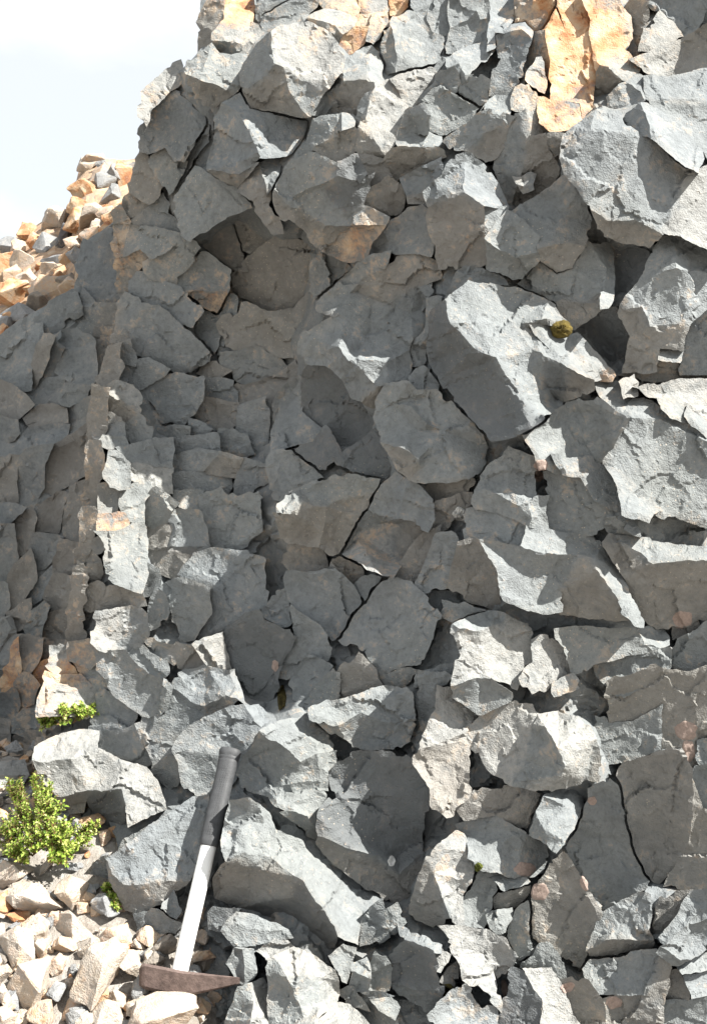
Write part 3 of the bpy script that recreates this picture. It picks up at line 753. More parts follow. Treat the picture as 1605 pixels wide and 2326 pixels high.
G 30 | l 730,690 850,460 920,440 950,340 1060,200 1130,250 1100,360 1060,480 960,500 840,580; T.po 730,690 840,580 960,500 1080,510 1060,560 1030,600 1040,700 1090,690 1040,830 940,790 830,750; l 1110,350 1140,250 1210,280 1270,360 1270,470 1240,520 1170,490 1080,480; UL.b 1080,510 1170,490 1220,520 1170,610 1090,690 1040,700 1030,600 1060,560
G -10 | u.b 390,700 440,640 600,650 640,770 500,800 410,780
G -10 | u.b 650,780 720,700 850,760 870,810 800,870 740,800
G 0 | l 410,800 500,800 690,780 800,880 850,970 780,1050 720,1190 680,1215 610,1130 440,1000 400,880
G 5 | l 720,1210 920,930 1030,840 1180,890 1310,1060 1260,1240 1230,1310 1060,1380 960,1410 890,1260 820,1230
G -5 | l 430,1000 610,1130 660,1220 640,1320 540,1290 440,1420 340,1440 450,1240
G -5 | ul 440,1420 540,1290 660,1370 560,1500 500,1596 450,1540
G 0 | l.b 690,1410 840,1310 930,1380 960,1470 720,1560
G -5 | l 510,1590 680,1390 720,1410 720,1560 600,1596
G 10 | l 1190,880 1310,580 1410,570 1360,880 1250,900
G 0 | l.b 1060,820 1200,610 1320,530 1190,830
G -4 | l.d 20,1160 150,1040 240,1030 260,1090 380,1140 460,1190 440,1240 370,1350 310,1596 100,1596 90,1480
G 0 | l 250,1020 390,900 430,1100 380,1130 270,1080
G 0 | l 1160,1500 1190,1400 1390,1370 1390,1480 1310,1500
G -10 | l 960,1430 1060,1390 1190,1390 1100,1490
G -15 | ul.b 1290,530 1320,380 1510,330 1500,400 1400,480 1330,540
G -15 | ul.b 1210,290 1530,230 1530,270 1320,360 1270,360
G -15 | l 860,830 930,810 970,830 900,900 870,970 810,880
J 20 | l.d 660,700 760,600 850,550 960,570 1140,600 1270,780 1220,960 1215,1100 1120,1110 1050,1050 880,880 840,830 720,830; tr.d 600,890 720,830 840,830 880,880 1050,1050 1120,1110 1215,1100 1210,1160 1080,1300 960,1180 800,1140 600,1060 590,950; u.b 600,1060 800,1140 960,1180 1080,1300 1210,1160 1150,1380 1140,1480 880,1370 700,1240 600,1130
J 32 | TR 250,440 360,370 510,350 680,520 670,560 590,560 580,500 450,430 380,400; tr 290,470 380,400 450,430 580,500 590,570 490,610 400,530; ul 100,690 150,560 250,440 290,470 400,530 490,610 590,570 600,720 440,740 370,750 300,820 170,780; tr 370,750 440,740 600,720 590,820 440,850 430,910 330,870 300,820; R 590,560 695,555 640,700 600,870 590,820 600,720; tr 430,910 440,850 590,820 600,880 555,1005 520,940; U 370,920 430,910 520,940 560,1010 570,1060 480,1000
J 40 | tr 550,300 640,245 730,240 870,280 850,320 770,330 700,400 560,340; T 730,240 1020,165 970,240 870,280; l 870,280 1020,165 1160,170 1185,360 1140,380 1000,370 850,320; u 640,400 700,400 850,320 1000,370 1190,380 1150,500 1000,525 850,540 770,480
J 5 | l 1190,170 1200,60 1390,100 1310,150 1300,300 1250,420 1160,560 1150,500 1190,400
J 45 | tr.p 1310,150 1400,190 1570,330 1500,440 1350,490 1190,545 1300,300; t.pb 1160,620 1190,545 1350,490 1480,440 1500,700 1480,830 1370,950 1300,880 1270,790
K 55 | tl.p 130,320 230,210 340,180 400,130 550,140 580,190 540,290 490,460 430,600 300,540 260,480 230,410; L 560,250 620,260 700,390 740,500 720,560 430,600 490,460 540,290; tr.p 580,190 700,180 830,220 900,300 920,340 880,580 730,620 600,650 430,600 720,560 740,500 700,390 620,260 560,250; l.b 920,340 945,450 930,570 880,580
K 40 | TR 610,670 700,640 860,600 870,740 740,970 690,1010 640,970 620,880 740,740; l 610,670 740,740 620,880 640,970 520,920 560,770
K 15 | u.b 250,640 440,650 610,660 570,760 510,890 340,790 150,800 100,760
K 20 | l 130,860 330,800 510,900 400,930 170,950; tr 170,950 400,930 510,900 630,980 600,1130 440,1170 270,1110 180,1050
J 40 | tr.po 1320,1110 1400,1050 1470,1060 1530,1200 1500,1330 1440,1420 1390,1370 1290,1290; l.b 1150,1480 1260,1210 1320,1110 1290,1290 1390,1540 1280,1600 1180,1560; TR.p 1290,1290 1390,1370 1440,1420 1470,1600 1390,1540
K 5 | l 890,640 1010,600 1060,620 1110,800 1140,980 1240,1190 1160,1270 960,1400 740,990 820,880
K 0 | l.b 1060,490 1330,410 1440,380 1500,570 1500,800 1480,960 1430,1060 1300,1180 1230,1160 1140,980 1110,800
K -5 | l 930,200 1000,250 1160,230 1330,140 1310,400 1060,490 1000,470
K -5 | ul.b 1000,0 1250,-80 1500,-60 1700,-80 1700,500 1520,500 1440,380 1330,400 1330,140 1160,230 1020,240
K 10 | l 1530,500 1700,490 1700,800 1560,760 1520,640
K 20 | l 1540,350 1700,330 1700,480 1560,480
K 0 | l.b 1500,570 1520,640 1560,760 1700,800 1700,1220 1500,1230 1370,1200 1430,1060 1480,960
N 0 | l.b 540,640 740,340 960,730 870,950 830,1050 740,960 630,880 550,880
N 12 | tl 960,730 1180,600 1270,650 1260,880 1000,880 870,950; U.b 870,950 1000,880 1260,880 1250,930 1050,970 900,985
N 20 | tl 850,1060 900,1000 1050,980 1280,960 1250,1200 1130,1190 960,1190; l.b 1280,960 1360,1040 1370,1160 1320,1280 1250,1200
N 0 | l 400,800 460,690 530,640 540,980 470,1000 430,950
N 40 | tr.p 30,820 150,815 270,840 260,900 250,960 310,1050 330,1200 350,1290 290,1200 150,1110 110,1020 80,930; l.p 270,840 380,880 470,980 340,1110 310,1050 250,960 260,900
N 20 | T 280,490 390,470 540,540 460,570 380,575
N 10 | tl 200,600 250,490 320,550 300,640 240,790 150,800 150,650
N 15 | tr 290,740 430,690 430,760 380,830 340,830
N 0 | u.b 330,640 420,590 540,560 520,620 440,680 340,680
N 55 | tl 1330,880 1500,610 1596,605 1700,620 1700,700 1450,820; f 1330,880 1450,820 1700,700 1700,860 1596,900 1490,1000 1430,1000 1340,930; u 1310,960 1340,930 1430,1000 1490,1000 1410,1040
N 0 | l.b 1280,660 1490,600 1330,840 1270,830
N 25 | T 1410,1040 1490,1010 1700,960 1700,1030 1450,1090
N 0 | l.b 1370,1100 1420,1060 1500,1180 1480,1240 1340,1240 1380,1160
N 10 | l 1340,1250 1480,1250 1700,1200 1700,1450 1330,1450
N 15 | tr 1450,1100 1700,1050 1700,1190 1500,1230
N 25 | l.d 440,1060 490,1070 540,1150 600,1230 610,1320 590,1450 340,1450 400,1250
N 30 | tr.p 490,1060 600,1050 660,1050 700,1130 860,1450 620,1450 610,1320 600,1230 530,1130
N 0 | l 560,960 640,900 700,1000 740,1110 680,1070 600,1040 480,1050 500,1000
N 5 | l.b 730,1130 870,1140 960,1270 1000,1450 850,1450
N 30 | tr 0,1240 150,1170 230,1300 320,1300 310,1450 20,1450 -60,1330
N 20 | tr.p -60,900 0,930 40,980 0,1070 -60,1060
N 10 | tr.b 20,1130 100,1010 110,1060 60,1150
N 5 | l.b 990,1250 1100,1220 1250,1240 1330,1290 1320,1450 1000,1450
M 0 | l 1080,830 1200,740 1250,950 1070,1010
M 0 | l 1210,820 1300,760 1340,850 1280,920 1250,940
M 25 | T 1340,900 1400,950 1596,1010 1600,1050 1540,1040 1370,970; l.d 1290,1040 1370,970 1540,1040 1580,1150 1560,1290 1430,1310 1280,1250 1290,1150; u 1280,1250 1430,1310 1600,1300 1600,1400 1520,1430 1400,1380
M 10 | l 1140,1130 1170,1060 1280,1160 1240,1290 1140,1310
M 5 | l 75,790 100,760 270,770 200,850 160,910 80,900
M 10 | l 920,1310 990,1280 1060,1340 1100,1420 1000,1390
M 20 | tr 1150,1370 1270,1350 1300,1420 1290,1490 1200,1430
M 0 | l 1050,1340 1140,1320 1280,1340 1150,1370 1190,1440 1300,1500 1300,1600 1150,1600 1060,1450
L 5 | l 920,830 1090,800 1240,900 1170,950 1000,990 950,960
L 10 | tr 1100,800 1190,680 1220,760 1210,870 1160,850
L 0 | l 640,480 740,440 750,600 700,640 620,560
L 5 | tl 840,330 1000,250 1060,230 850,370 815,380
'''
BACK = '''
C 20 | F 460,800 510,650 590,670 640,580 700,540 730,740 730,990 700,1040 580,1030 510,920
C 0 | l 500,1050 510,960 580,1030 700,1040 720,1170 600,1190 510,1200
C -20 | ul.b 580,1190 720,1180 700,1320 640,1450 590,1450 575,1300
C 0 | f 260,1110 300,1030 440,960 500,1050 500,1100 400,1120 340,1190 270,1210
C 0 | tl -60,1420 0,1380 100,1240 260,1160 260,1260 200,1350 190,1560 150,1560 60,1540 -60,1490
C 20 | L.b 200,1350 270,1220 330,1230 280,1400 250,1470 200,1590 170,1590
C 10 | tl 330,1230 440,1200 570,1250 580,1450 540,1530 450,1520 330,1450 370,1330
C 0 | F 270,1400 330,1250 380,1310 330,1470 270,1480
F 20 | l.b -60,20 0,40 100,80 190,180 70,270 -60,230
F 20 | ul -60,260 90,290 100,350 40,430 -60,430
F 30 | f 340,110 420,55 540,80 480,150 420,200 370,190
F 0 | tl.b 170,270 250,200 370,190 400,210 400,290 300,300 200,320
F -40 | ul 200,160 250,20 400,10 350,110 330,150
F 10 | L 410,210 560,150 640,200 640,260 440,300
F 0 | tl 120,440 180,340 300,300 410,310 370,390 220,430
F 10 | F.b -60,500 100,510 90,760 -60,780
F 20 | l 100,560 200,440 320,420 270,560 260,680 160,800 100,650
F 20 | ul.b 280,520 330,430 440,380 600,270 610,540 490,600 350,700 260,760
F 10 | f.b 260,780 340,700 410,720 380,860 340,950 210,940
F 20 | tl.b 390,800 430,690 540,650 540,830 520,990 400,990 380,900
F 0 | L -60,790 140,810 40,900 -60,890
F 0 | tl.b 90,880 190,830 230,870 180,1040 110,1080
F 10 | F -60,920 80,910 90,1100 30,1240 -60,1250
F 0 | l 200,960 380,990 330,1100 220,1180 170,1070
F 20 | ul.b 330,1140 360,1000 510,1040 480,1220 330,1200
F 0 | f.b 50,1260 180,1070 220,1180 200,1240 60,1450
F -20 | tl 180,1330 270,1240 340,1140 330,1210 260,1330 200,1370
F 10 | L.b 280,1330 330,1210 470,1230 460,1400 270,1440
F 0 | tl -60,1260 50,1270 60,1400 -60,1560
F 0 | F.b 40,1440 170,1380 160,1490 60,1580
F 10 | l 170,1480 270,1380 290,1400 250,1596 160,1596
F 0 | ul.b 270,1440 460,1410 460,1596 260,1596
I 0 | f -60,0 60,0 90,100 60,280 -60,270
I 20 | tl.b 110,120 260,130 230,250 180,330 130,320
I 10 | L.o 80,170 110,130 130,320 20,490 -60,490 60,300
I 0 | tl.b 260,130 420,140 400,180 300,190 260,260
I 10 | F.b 200,360 260,260 330,270 320,340 240,410
I 10 | l.b 120,340 200,360 240,420 200,520 130,540 100,430
I 0 | ul -60,500 100,440 130,540 60,620 -60,590
I 10 | f 80,640 200,560 260,560 240,690 190,740 70,700
I 0 | tl.b -60,600 60,630 70,800 -60,800
I 0 | L.b 60,780 80,710 260,700 230,830 40,870
I 0 | tl 200,530 240,420 300,360 290,560 210,560
'''
BOULD = [
 ('boulder', 'rock', 'big angular boulder with a long bright sloping top, right of the hammer handle', 'M', 25,
  'TR 400,310 440,200 410,80 470,130 510,250 690,320 700,370 980,620 1000,700 1070,790 1050,1000 920,940 880,870 690,580 640,560 480,430; tr 170,230 270,180 330,130 410,80 440,200 400,310 480,430 400,500 310,400 180,450 150,350; ul.b 100,560 180,450 310,400 400,500 480,430 640,560 630,690 440,710 370,740 300,760 110,690; UL.bd 300,760 370,740 440,710 630,690 640,560 690,580 880,870 920,940 890,1020 790,1040 650,930 500,850; l 170,230 210,60 330,30 410,80 330,130 270,180'),
 ('boulder', 'rock', 'grey boulder with a blunt brown tip left of the hammer handle, crossed by its shadow', 'L', 35,
  't 735,460 850,370 1100,180 1320,30 1430,20 1400,380 1300,600 1080,610 1000,630 850,630 770,560; u.b 735,460 770,560 850,630 1000,630 1080,610 1300,600 1190,680 1130,750 950,820 860,800 750,600'),
 ('rock_slab', 'rock', 'white flat rock with a dark notch, above the large green shrub', 'I', 40,
  'T.p 200,870 210,790 340,720 500,690 600,700 590,800 480,800 430,860 260,880; t.p 200,870 260,880 430,860 480,800 590,800 730,870 880,910 950,1000 1000,1160 780,1270 760,1130 740,1050 540,1050 350,1090 270,1000; UL.d 520,1100 540,1050 740,1050 760,1130 750,1240 660,1290 580,1200; u.b 330,1080 350,1090 540,1050 520,1100 510,1180 380,1190'),
 ('boulder', 'rock', 'pale block with a bright cream top at the bottom edge, right of the hammer head', 'M', 45,
  'T.p 500,1080 620,1030 760,1070 900,1170 920,1240 800,1220 700,1190 590,1230; f 440,1150 500,1080 590,1230 700,1190 800,1220 800,1390 700,1480 580,1600 470,1600 460,1250; TR.p 800,1220 920,1240 930,1330 900,1390 800,1480 700,1600 580,1600 700,1480 800,1390'),
 ('rock', 'rock', 'upright wedge rock with a bright right side touching the tip of the hammer head', 'M', 35,
  'TR.p 350,1260 420,1220 460,1300 470,1600 330,1600 360,1390; l 260,1290 350,1260 360,1390 330,1600 150,1600'),
 ('rock', 'rock', 'grey lumpy rock lying under the overhang of the big angular boulder', 'M', 30,
  't 160,910 190,850 250,790 350,810 530,880 590,910 480,920 200,880; f 160,910 200,880 480,920 590,910 620,960 500,980 370,1050 260,1040'),
 ('rock', 'rock', 'small dark five sided rock just above the tip of the hammer head', 'M', 30,
  'l 190,1130 240,1030 290,1040 310,1280 250,1230; tr 240,1030 360,1040 380,1200 310,1280 290,1040'),
 ('rock', 'rock', 'small cream rock wedged behind the pale block with the cream top', 'M', 25,
  't.p 390,1050 500,970 590,980 640,1030 520,1060 470,1110'),
 ('rock', 'rock', 'narrow grey wedge stone under the right end of the big angular boulder', 'M', 30,
  'tr 870,1070 960,1000 1040,1030 1000,1130 980,1250 950,1240'),
 ('rock', 'rock', 'stubby grey stone with a lit top, right of the narrow wedge stone', 'M', 25,
  'T 1000,1130 1110,1090 1130,1140 1130,1230 1010,1180; l 1000,1190 1010,1180 1130,1230 1120,1330 1000,1290'),
 ('rock_slab', 'rock', 'pale low slab cut by the bottom edge, right of the cream topped block', 'M', 35,
  'T.p 580,1600 760,1430 900,1390 1000,1400 1080,1470 1180,1600'),
 ('rock', 'rock', 'white rounded rock at the left edge above the large green shrub', 'I', 35,
  'T.p -80,900 0,880 150,870 170,960 0,960; tr.p -80,900 0,960 170,960 120,1070 0,1050 -80,1060'),
 ('rock', 'rock', 'white rock at the left edge half hidden by the large green shrub', 'I', 45,
  't.p -80,1070 100,1080 130,1150 0,1230 -80,1240'),
]
# ---------------------------------------------------------------- the cliffs
def empty(name, loc=(0, 0, 0)):
    o = bpy.data.objects.new(name, None); COL.objects.link(o); o.location = loc; o.empty_display_size = 0.1
    return o

def core(name, outline, depthf, back, step, behind, label, pad_pts):
    """the broken mass that the blocks are jointed out of"""
    V = [tuple(p) for p in outline]
    pts, segs = list(V), []
    n0 = len(V)
    for i in range(n0):
        A, B = np.array(V[i]), np.array(V[(i + 1) % n0]); n = max(1, int(np.hypot(*(B - A)) / step)); prev = i
        for k in range(1, n):
            pts.append(tuple(A + (B - A) * k / n)); segs.append((prev, len(pts) - 1)); prev = len(pts) - 1
        segs.append((prev, (i + 1) % n0))
    lo, hi = np.min(V, 0), np.max(V, 0)
    gx, gy = np.meshgrid(np.arange(lo[0], hi[0], step), np.arange(lo[1], hi[1], step * .87))
    gx = gx + (np.arange(gx.shape[0]) % 2)[:, None] * step * .5
    g = np.c_[gx.ravel(), gy.ravel()] + np.random.RandomState(3).uniform(-.25, .25, (gx.size, 2)) * step
    g = g[pip(np.array(V), g)]
    A = np.array(V); B = np.roll(A, -1, 0)
    g = g[seg_dist(g, A, B) > step * .5]
    FV, FT, _ = coarse(pts + [tuple(v) for v in g], segs)
    ft = [tuple(f) for f in FT]
    D = depthf(FV) + behind
    # follow the blocks: stay behind the ones standing here
    cell = 24.0
    X0, Y0 = lo - 5 * cell; nx, ny = (np.ceil((hi - lo) / cell) + 11).astype(int)
    acc = np.zeros((ny, nx)); cnt = np.zeros((ny, nx))
    for q, d, par in pad_pts:
        ix = np.clip(((q[:, 0] - X0) / cell).astype(int), 0, nx - 1); iy = np.clip(((q[:, 1] - Y0) / cell).astype(int), 0, ny - 1)
        np.add.at(acc, (iy, ix), d); np.add.at(cnt, (iy, ix), 1)
    gxx, gyy = np.meshgrid(X0 + (np.arange(nx) + .5) * cell, Y0 + (np.arange(ny) + .5) * cell)
    dep = depthf(np.c_[gxx.ravel(), gyy.ravel()]).reshape(ny, nx)
    dep = np.where(cnt > 0, acc / np.maximum(cnt, 1), dep)
    for _k in range(3):
        p = np.pad(dep, 1, 'edge')
        dep = (p[:-2, 1:-1] + p[2:, 1:-1] + p[1:-1, :-2] + p[1:-1, 2:] + 2 * dep) / 6
    fx = (FV[:, 0] - X0) / cell - .5; fy = (FV[:, 1] - Y0) / cell - .5
    ix = np.clip(fx.astype(int), 0, nx - 2); iy = np.clip(fy.astype(int), 0, ny - 2); tx = fx - ix; ty = fy - iy
    D = dep[iy, ix] * (1 - tx) * (1 - ty) + dep[iy, ix + 1] * tx * (1 - ty) + dep[iy + 1, ix] * (1 - tx) * ty + dep[iy + 1, ix + 1] * tx * ty + behind
    D = D - (relief(FV, 1.9) + 0.30 * cellplanes(FV + 9 * np.c_[vnoise(np.c_[FV, FV[:, :1]] / 40, 5), vnoise(np.c_[FV, FV[:, :1]] / 40, 6)], 70, 77)) * .001
    om = np.clip(np.maximum(np.maximum((FV[:, 0] - 1650) / 60, (-40 - FV[:, 1]) / 60), (-40 - FV[:, 0]) / 60), 0, 1)
    qo = FV + 16 * np.c_[fbm(np.c_[FV, FV[:, :1]] / 70, 15, 3), fbm(np.c_[FV, FV[:, :1]] / 70, 16, 3)]
    D = D - om * (.75 * cellplanes(qo, 190, 88) + .5 * cellplanes(qo, 90, 98) + .06 / .001 * .5) * .001
    w3 = np.c_[FV, np.zeros(len(FV))]
    Q = FV + np.c_[6 * fbm(w3 / 40, 71, 3), 6 * fbm(w3 / 40, 81, 3)]
    verts = world_pts(Q, D); faces = []
    for f in ft:
        a = FV[list(f)]; cw = (a[1][0] - a[0][0]) * (a[2][1] - a[0][1]) - (a[2][0] - a[0][0]) * (a[1][1] - a[0][1])
        faces.append((f[0], f[2], f[1]) if cw > 0 else f)
    fb = boundary(faces)
    bl = sorted({v for e in fb for v in e}); idx = {v: len(FV) + i for i, v in enumerate(bl)}
    bk = verts[bl].copy(); bk[:, 1] += back
    for a, b in fb: faces.append((b, a, idx[a], idx[b]))
    tint = np.zeros((len(FV) + len(bl), 4))
    tint[:, 1] = 0.25
    tint[:len(FV)] += stain_field(FV)
    off = sum(len(x) for x in BVH_V); BVH_V.append(verts); BVH_F.append(np.array(faces[:len(ft)]) + off)
    o = finish_mesh(name, np.r_[verts, bk], faces, MROCK, None, tint)
    tag(o, label, 'cliff', kind='structure')
    return o

def parse(txt):
    for ln in txt.strip().splitlines():
        head, _, body = ln.partition('|'); r, p = head.split()
        yield r, float(p), body

near_blocks = [block(b, None) for b in solve([survey(r, p, x, base_depth) for r, p, x in parse(NEAR)])]
near_d = list(DEPTHS)
DEPTHS.clear()
back_blocks = [block(b, None, step=8) for b in solve([survey(r, p, x, back_depth) for r, p, x in parse(BACK)])]
back_d = list(DEPTHS)
DEPTHS.clear()

NEAR_OUT = [(452,-420),(458,-60),(455,20),(470,90),(430,140),(340,230),(325,300),(305,380),(282,470),(272,560),(282,650),(268,740),
            (238,850),(222,980),(216,1060),(200,1200),(182,1330),(172,1440),(195,1490),(130,1500),(100,1600),(96,1680),(150,1720),(230,1800),(262,1900),(290,2040),(340,2140),(450,2240),(480,2700),(2000,2700),(2000,-420)]
cliff = core('cliff', NEAR_OUT, base_depth, 1.6, 9, 0.06, 'grey jointed lava cliff filling the picture', near_d)
BACK_OUT = [(-700,1100),(-300,900),(-40,800),(40,725),(100,695),(120,680),(170,655),(185,600),(200,545),(260,505),(330,520),(380,700),(400,1000),(330,1500),(260,1760),(-700,2100)]
back_cliff = core('back_cliff', BACK_OUT, back_depth, 0.8, 12, 0.03, 'shaded grey cliff beyond the brown edge at the left', back_d)
for o in near_blocks:
    if o: o.parent = cliff; o.matrix_parent_inverse = Matrix.Translation(-cliff.location)
for o in back_blocks:
    if o: o.parent = back_cliff; o.matrix_parent_inverse = Matrix.Translation(-back_cliff.location)

# ---------------------------------------------------------------- boulders at the foot
for nm, cat, lab, r, p, body in BOULD:
    o = block(solve([survey(r, p, body, base_depth)], 0)[0], None, name=nm, thick=0.2, rough=1.1, gap=-2)
    if o: tag(o, lab, cat)

# ---------------------------------------------------------------- ground
gm, gn, gb = newmat('scree')
gp = gn.nodes.new('ShaderNodeNewGeometry').outputs['Position']
ga = tex(gn, 14, 6, .65, gp); gb2 = tex(gn, 70, 5, .7, gp)
gc = ramp(gn, ga, [(.3, (.20, .17, .14)), (.5, (.30, .275, .245)), (.7, (.42, .40, .375))])
gn.links.new(mixc(gn, .5, gc, ramp(gn, gb2, [(.3, .5), (.7, 1.2)]), 'MULTIPLY'), gb.inputs['Base Color'])
gb.inputs['Roughness'].default_value = .95
bmp = gn.nodes.new('ShaderNodeBump'); bmp.inputs['Distance'].default_value = .012; gn.links.new(gb2, bmp.inputs['Height']); gn.links.new(bmp.outputs['Normal'], gb.inputs['Normal'])

def sheet(name, xs, ys, zf, mat):
    X, Y = np.meshgrid(xs, ys); v = np.c_[X.ravel(), Y.ravel(), zf(X.ravel(), Y.ravel())]
    nx = len(xs); f = [(j * nx + i, j * nx + i + 1, (j + 1) * nx + i + 1, (j + 1) * nx + i) for j in range(len(ys) - 1) for i in range(nx - 1)]
    me = bpy.data.meshes.new(name); me.from_pydata(v.tolist(), [], f); me.materials.append(mat)
    me.polygons.foreach_set('use_smooth', [True] * len(f))
    o = bpy.data.objects.new(name, me); COL.objects.link(o); return o
def gz(x, y):
    near = np.interp(y, [-3, 1.2, 1.5, 1.85, 2.3, 2.5, 3.0, 3.6, 6], [-.4, -.02, .08, .237, .46, .52, .53, .6, 1.0]) - 0.05 * (np.clip(x, -2, 1.5) + 0.6)
    w = np.c_[x, y, 0 * x]
    r = np.hypot(x, y - 2)
    near = near - 0.55 * np.clip((x + .34) / .5, 0, 1) * np.clip((y - 1.2) / .5, 0, 1)
    return near + .012 * fbm(w * 14, 9, 4) * np.clip(3 - r, 0, 1) - np.clip(r - 8, 0, 1e9) * .03
ax = np.r_[-3000, -800, -200, -60, -20, -8, -4, np.arange(-2, 1.2, .025), 2, 4, 8, 20, 60, 200, 800, 3000]
ay = np.r_[-3000, -800, -200, -60, -20, -8, -3, np.arange(-1, 3.4, .03), 4, 6, 9, 20, 60, 200, 800, 3000]
ground = tag(sheet('ground', ax, ay, gz, gm), 'stony ground at the foot of the cliff', 'ground', kind='structure')

# ---------------------------------------------------------------- stones
def stone_mesh(seed, npts=13, sub=2, amp=.05, flat=1.0):
    r = random.Random(seed); bm = bmesh.new()
    for _ in range(npts):
        v = Vector((r.gauss(0, 1), r.gauss(0, 1), r.gauss(0, 1))).normalized() * r.uniform(.88, 1.12)
        bm.verts.new((v.x, v.y, v.z * flat))
    bmesh.ops.convex_hull(bm, input=bm.verts)
    for v in [v for v in bm.verts if not v.link_faces]: bm.verts.remove(v)
    bmesh.ops.dissolve_limit(bm, angle_limit=.25, verts=bm.verts, edges=bm.edges)
    bmesh.ops.bevel(bm, geom=bm.edges[:], offset=.035, segments=1, affect='EDGES')
    bmesh.ops.triangulate(bm, faces=bm.faces)
    for _k in range(sub):
        es = [e for e in bm.edges if e.calc_length() > .22]
        if es: bmesh.ops.subdivide_edges(bm, edges=es, cuts=1); bmesh.ops.triangulate(bm, faces=bm.faces)
    P = np.array([v.co for v in bm.verts]); off = np.array((seed * 3.1, 0, seed * 1.7))
    bm.normal_update()
    d = amp * (fbm(P * 1.6 + off, seed, 3) * 1.5 + fbm(P * 5 + off, seed + 7, 3, .6))
    for v, k in zip(bm.verts, d): v.co += v.normal * k
    me = bpy.data.meshes.new('stone'); bm.to_mesh(me); bm.free()
    me.polygons.foreach_set('use_smooth', [True] * len(me.polygons)); me.set_sharp_from_angle(angle=math.radians(30))
    return me
BIGM = [stone_mesh(100 + k, 12, 3, .06) for k in range(12)]
SMALLM = [stone_mesh(300 + k, 12, 2, .08) for k in range(10)]
def stone(name, me, mat, loc, size, rot, parent=None):
    o = bpy.data.objects.new(name, me.copy() if me.users and me.materials and me.materials[0] != mat else me)
    if not o.data.materials: o.data.materials.append(mat)
    elif o.data.materials[0] != mat: o.data.materials[0] = mat
    COL.objects.link(o)
    o.matrix_world = Matrix.Translation(loc) @ Matrix.Rotation(rot, 4, 'Y') @ Matrix.Diagonal((*size, 1)) @ Matrix.Rotation(rnd.uniform(0, 6.28), 4, 'Z') @ Matrix.Rotation(rnd.uniform(0, 6.28), 4, 'X')
    if parent: o.parent = parent; o.matrix_parent_inverse = parent.matrix_basis.inverted()
    return o
MSET = {'p': MPALE, 'o': MOCHRE, 'r': MORANGE, 'g': MGREY, 'b': MBROWN, 'd': MDARK}
_mc = {}
def shared(pool, k, mat):
    key = (id(pool), k % len(pool), mat.name)
    if key not in _mc:
        m = pool[k % len(pool)].copy(); m.materials.append(mat); _mc[key] = m
    return _mc[key]

def ground_hit(px, py):
    a = np.array(((px - W / 2) / FPX, 1.0, -(py - H / 2) / FPX))
    Ds = np.linspace(1.2, 3.5, 700)
    below = CAM.z + a[2] * Ds < gz(a[0] * Ds, Ds)
    return float(Ds[np.argmax(below)]) if below.any() else 2.6

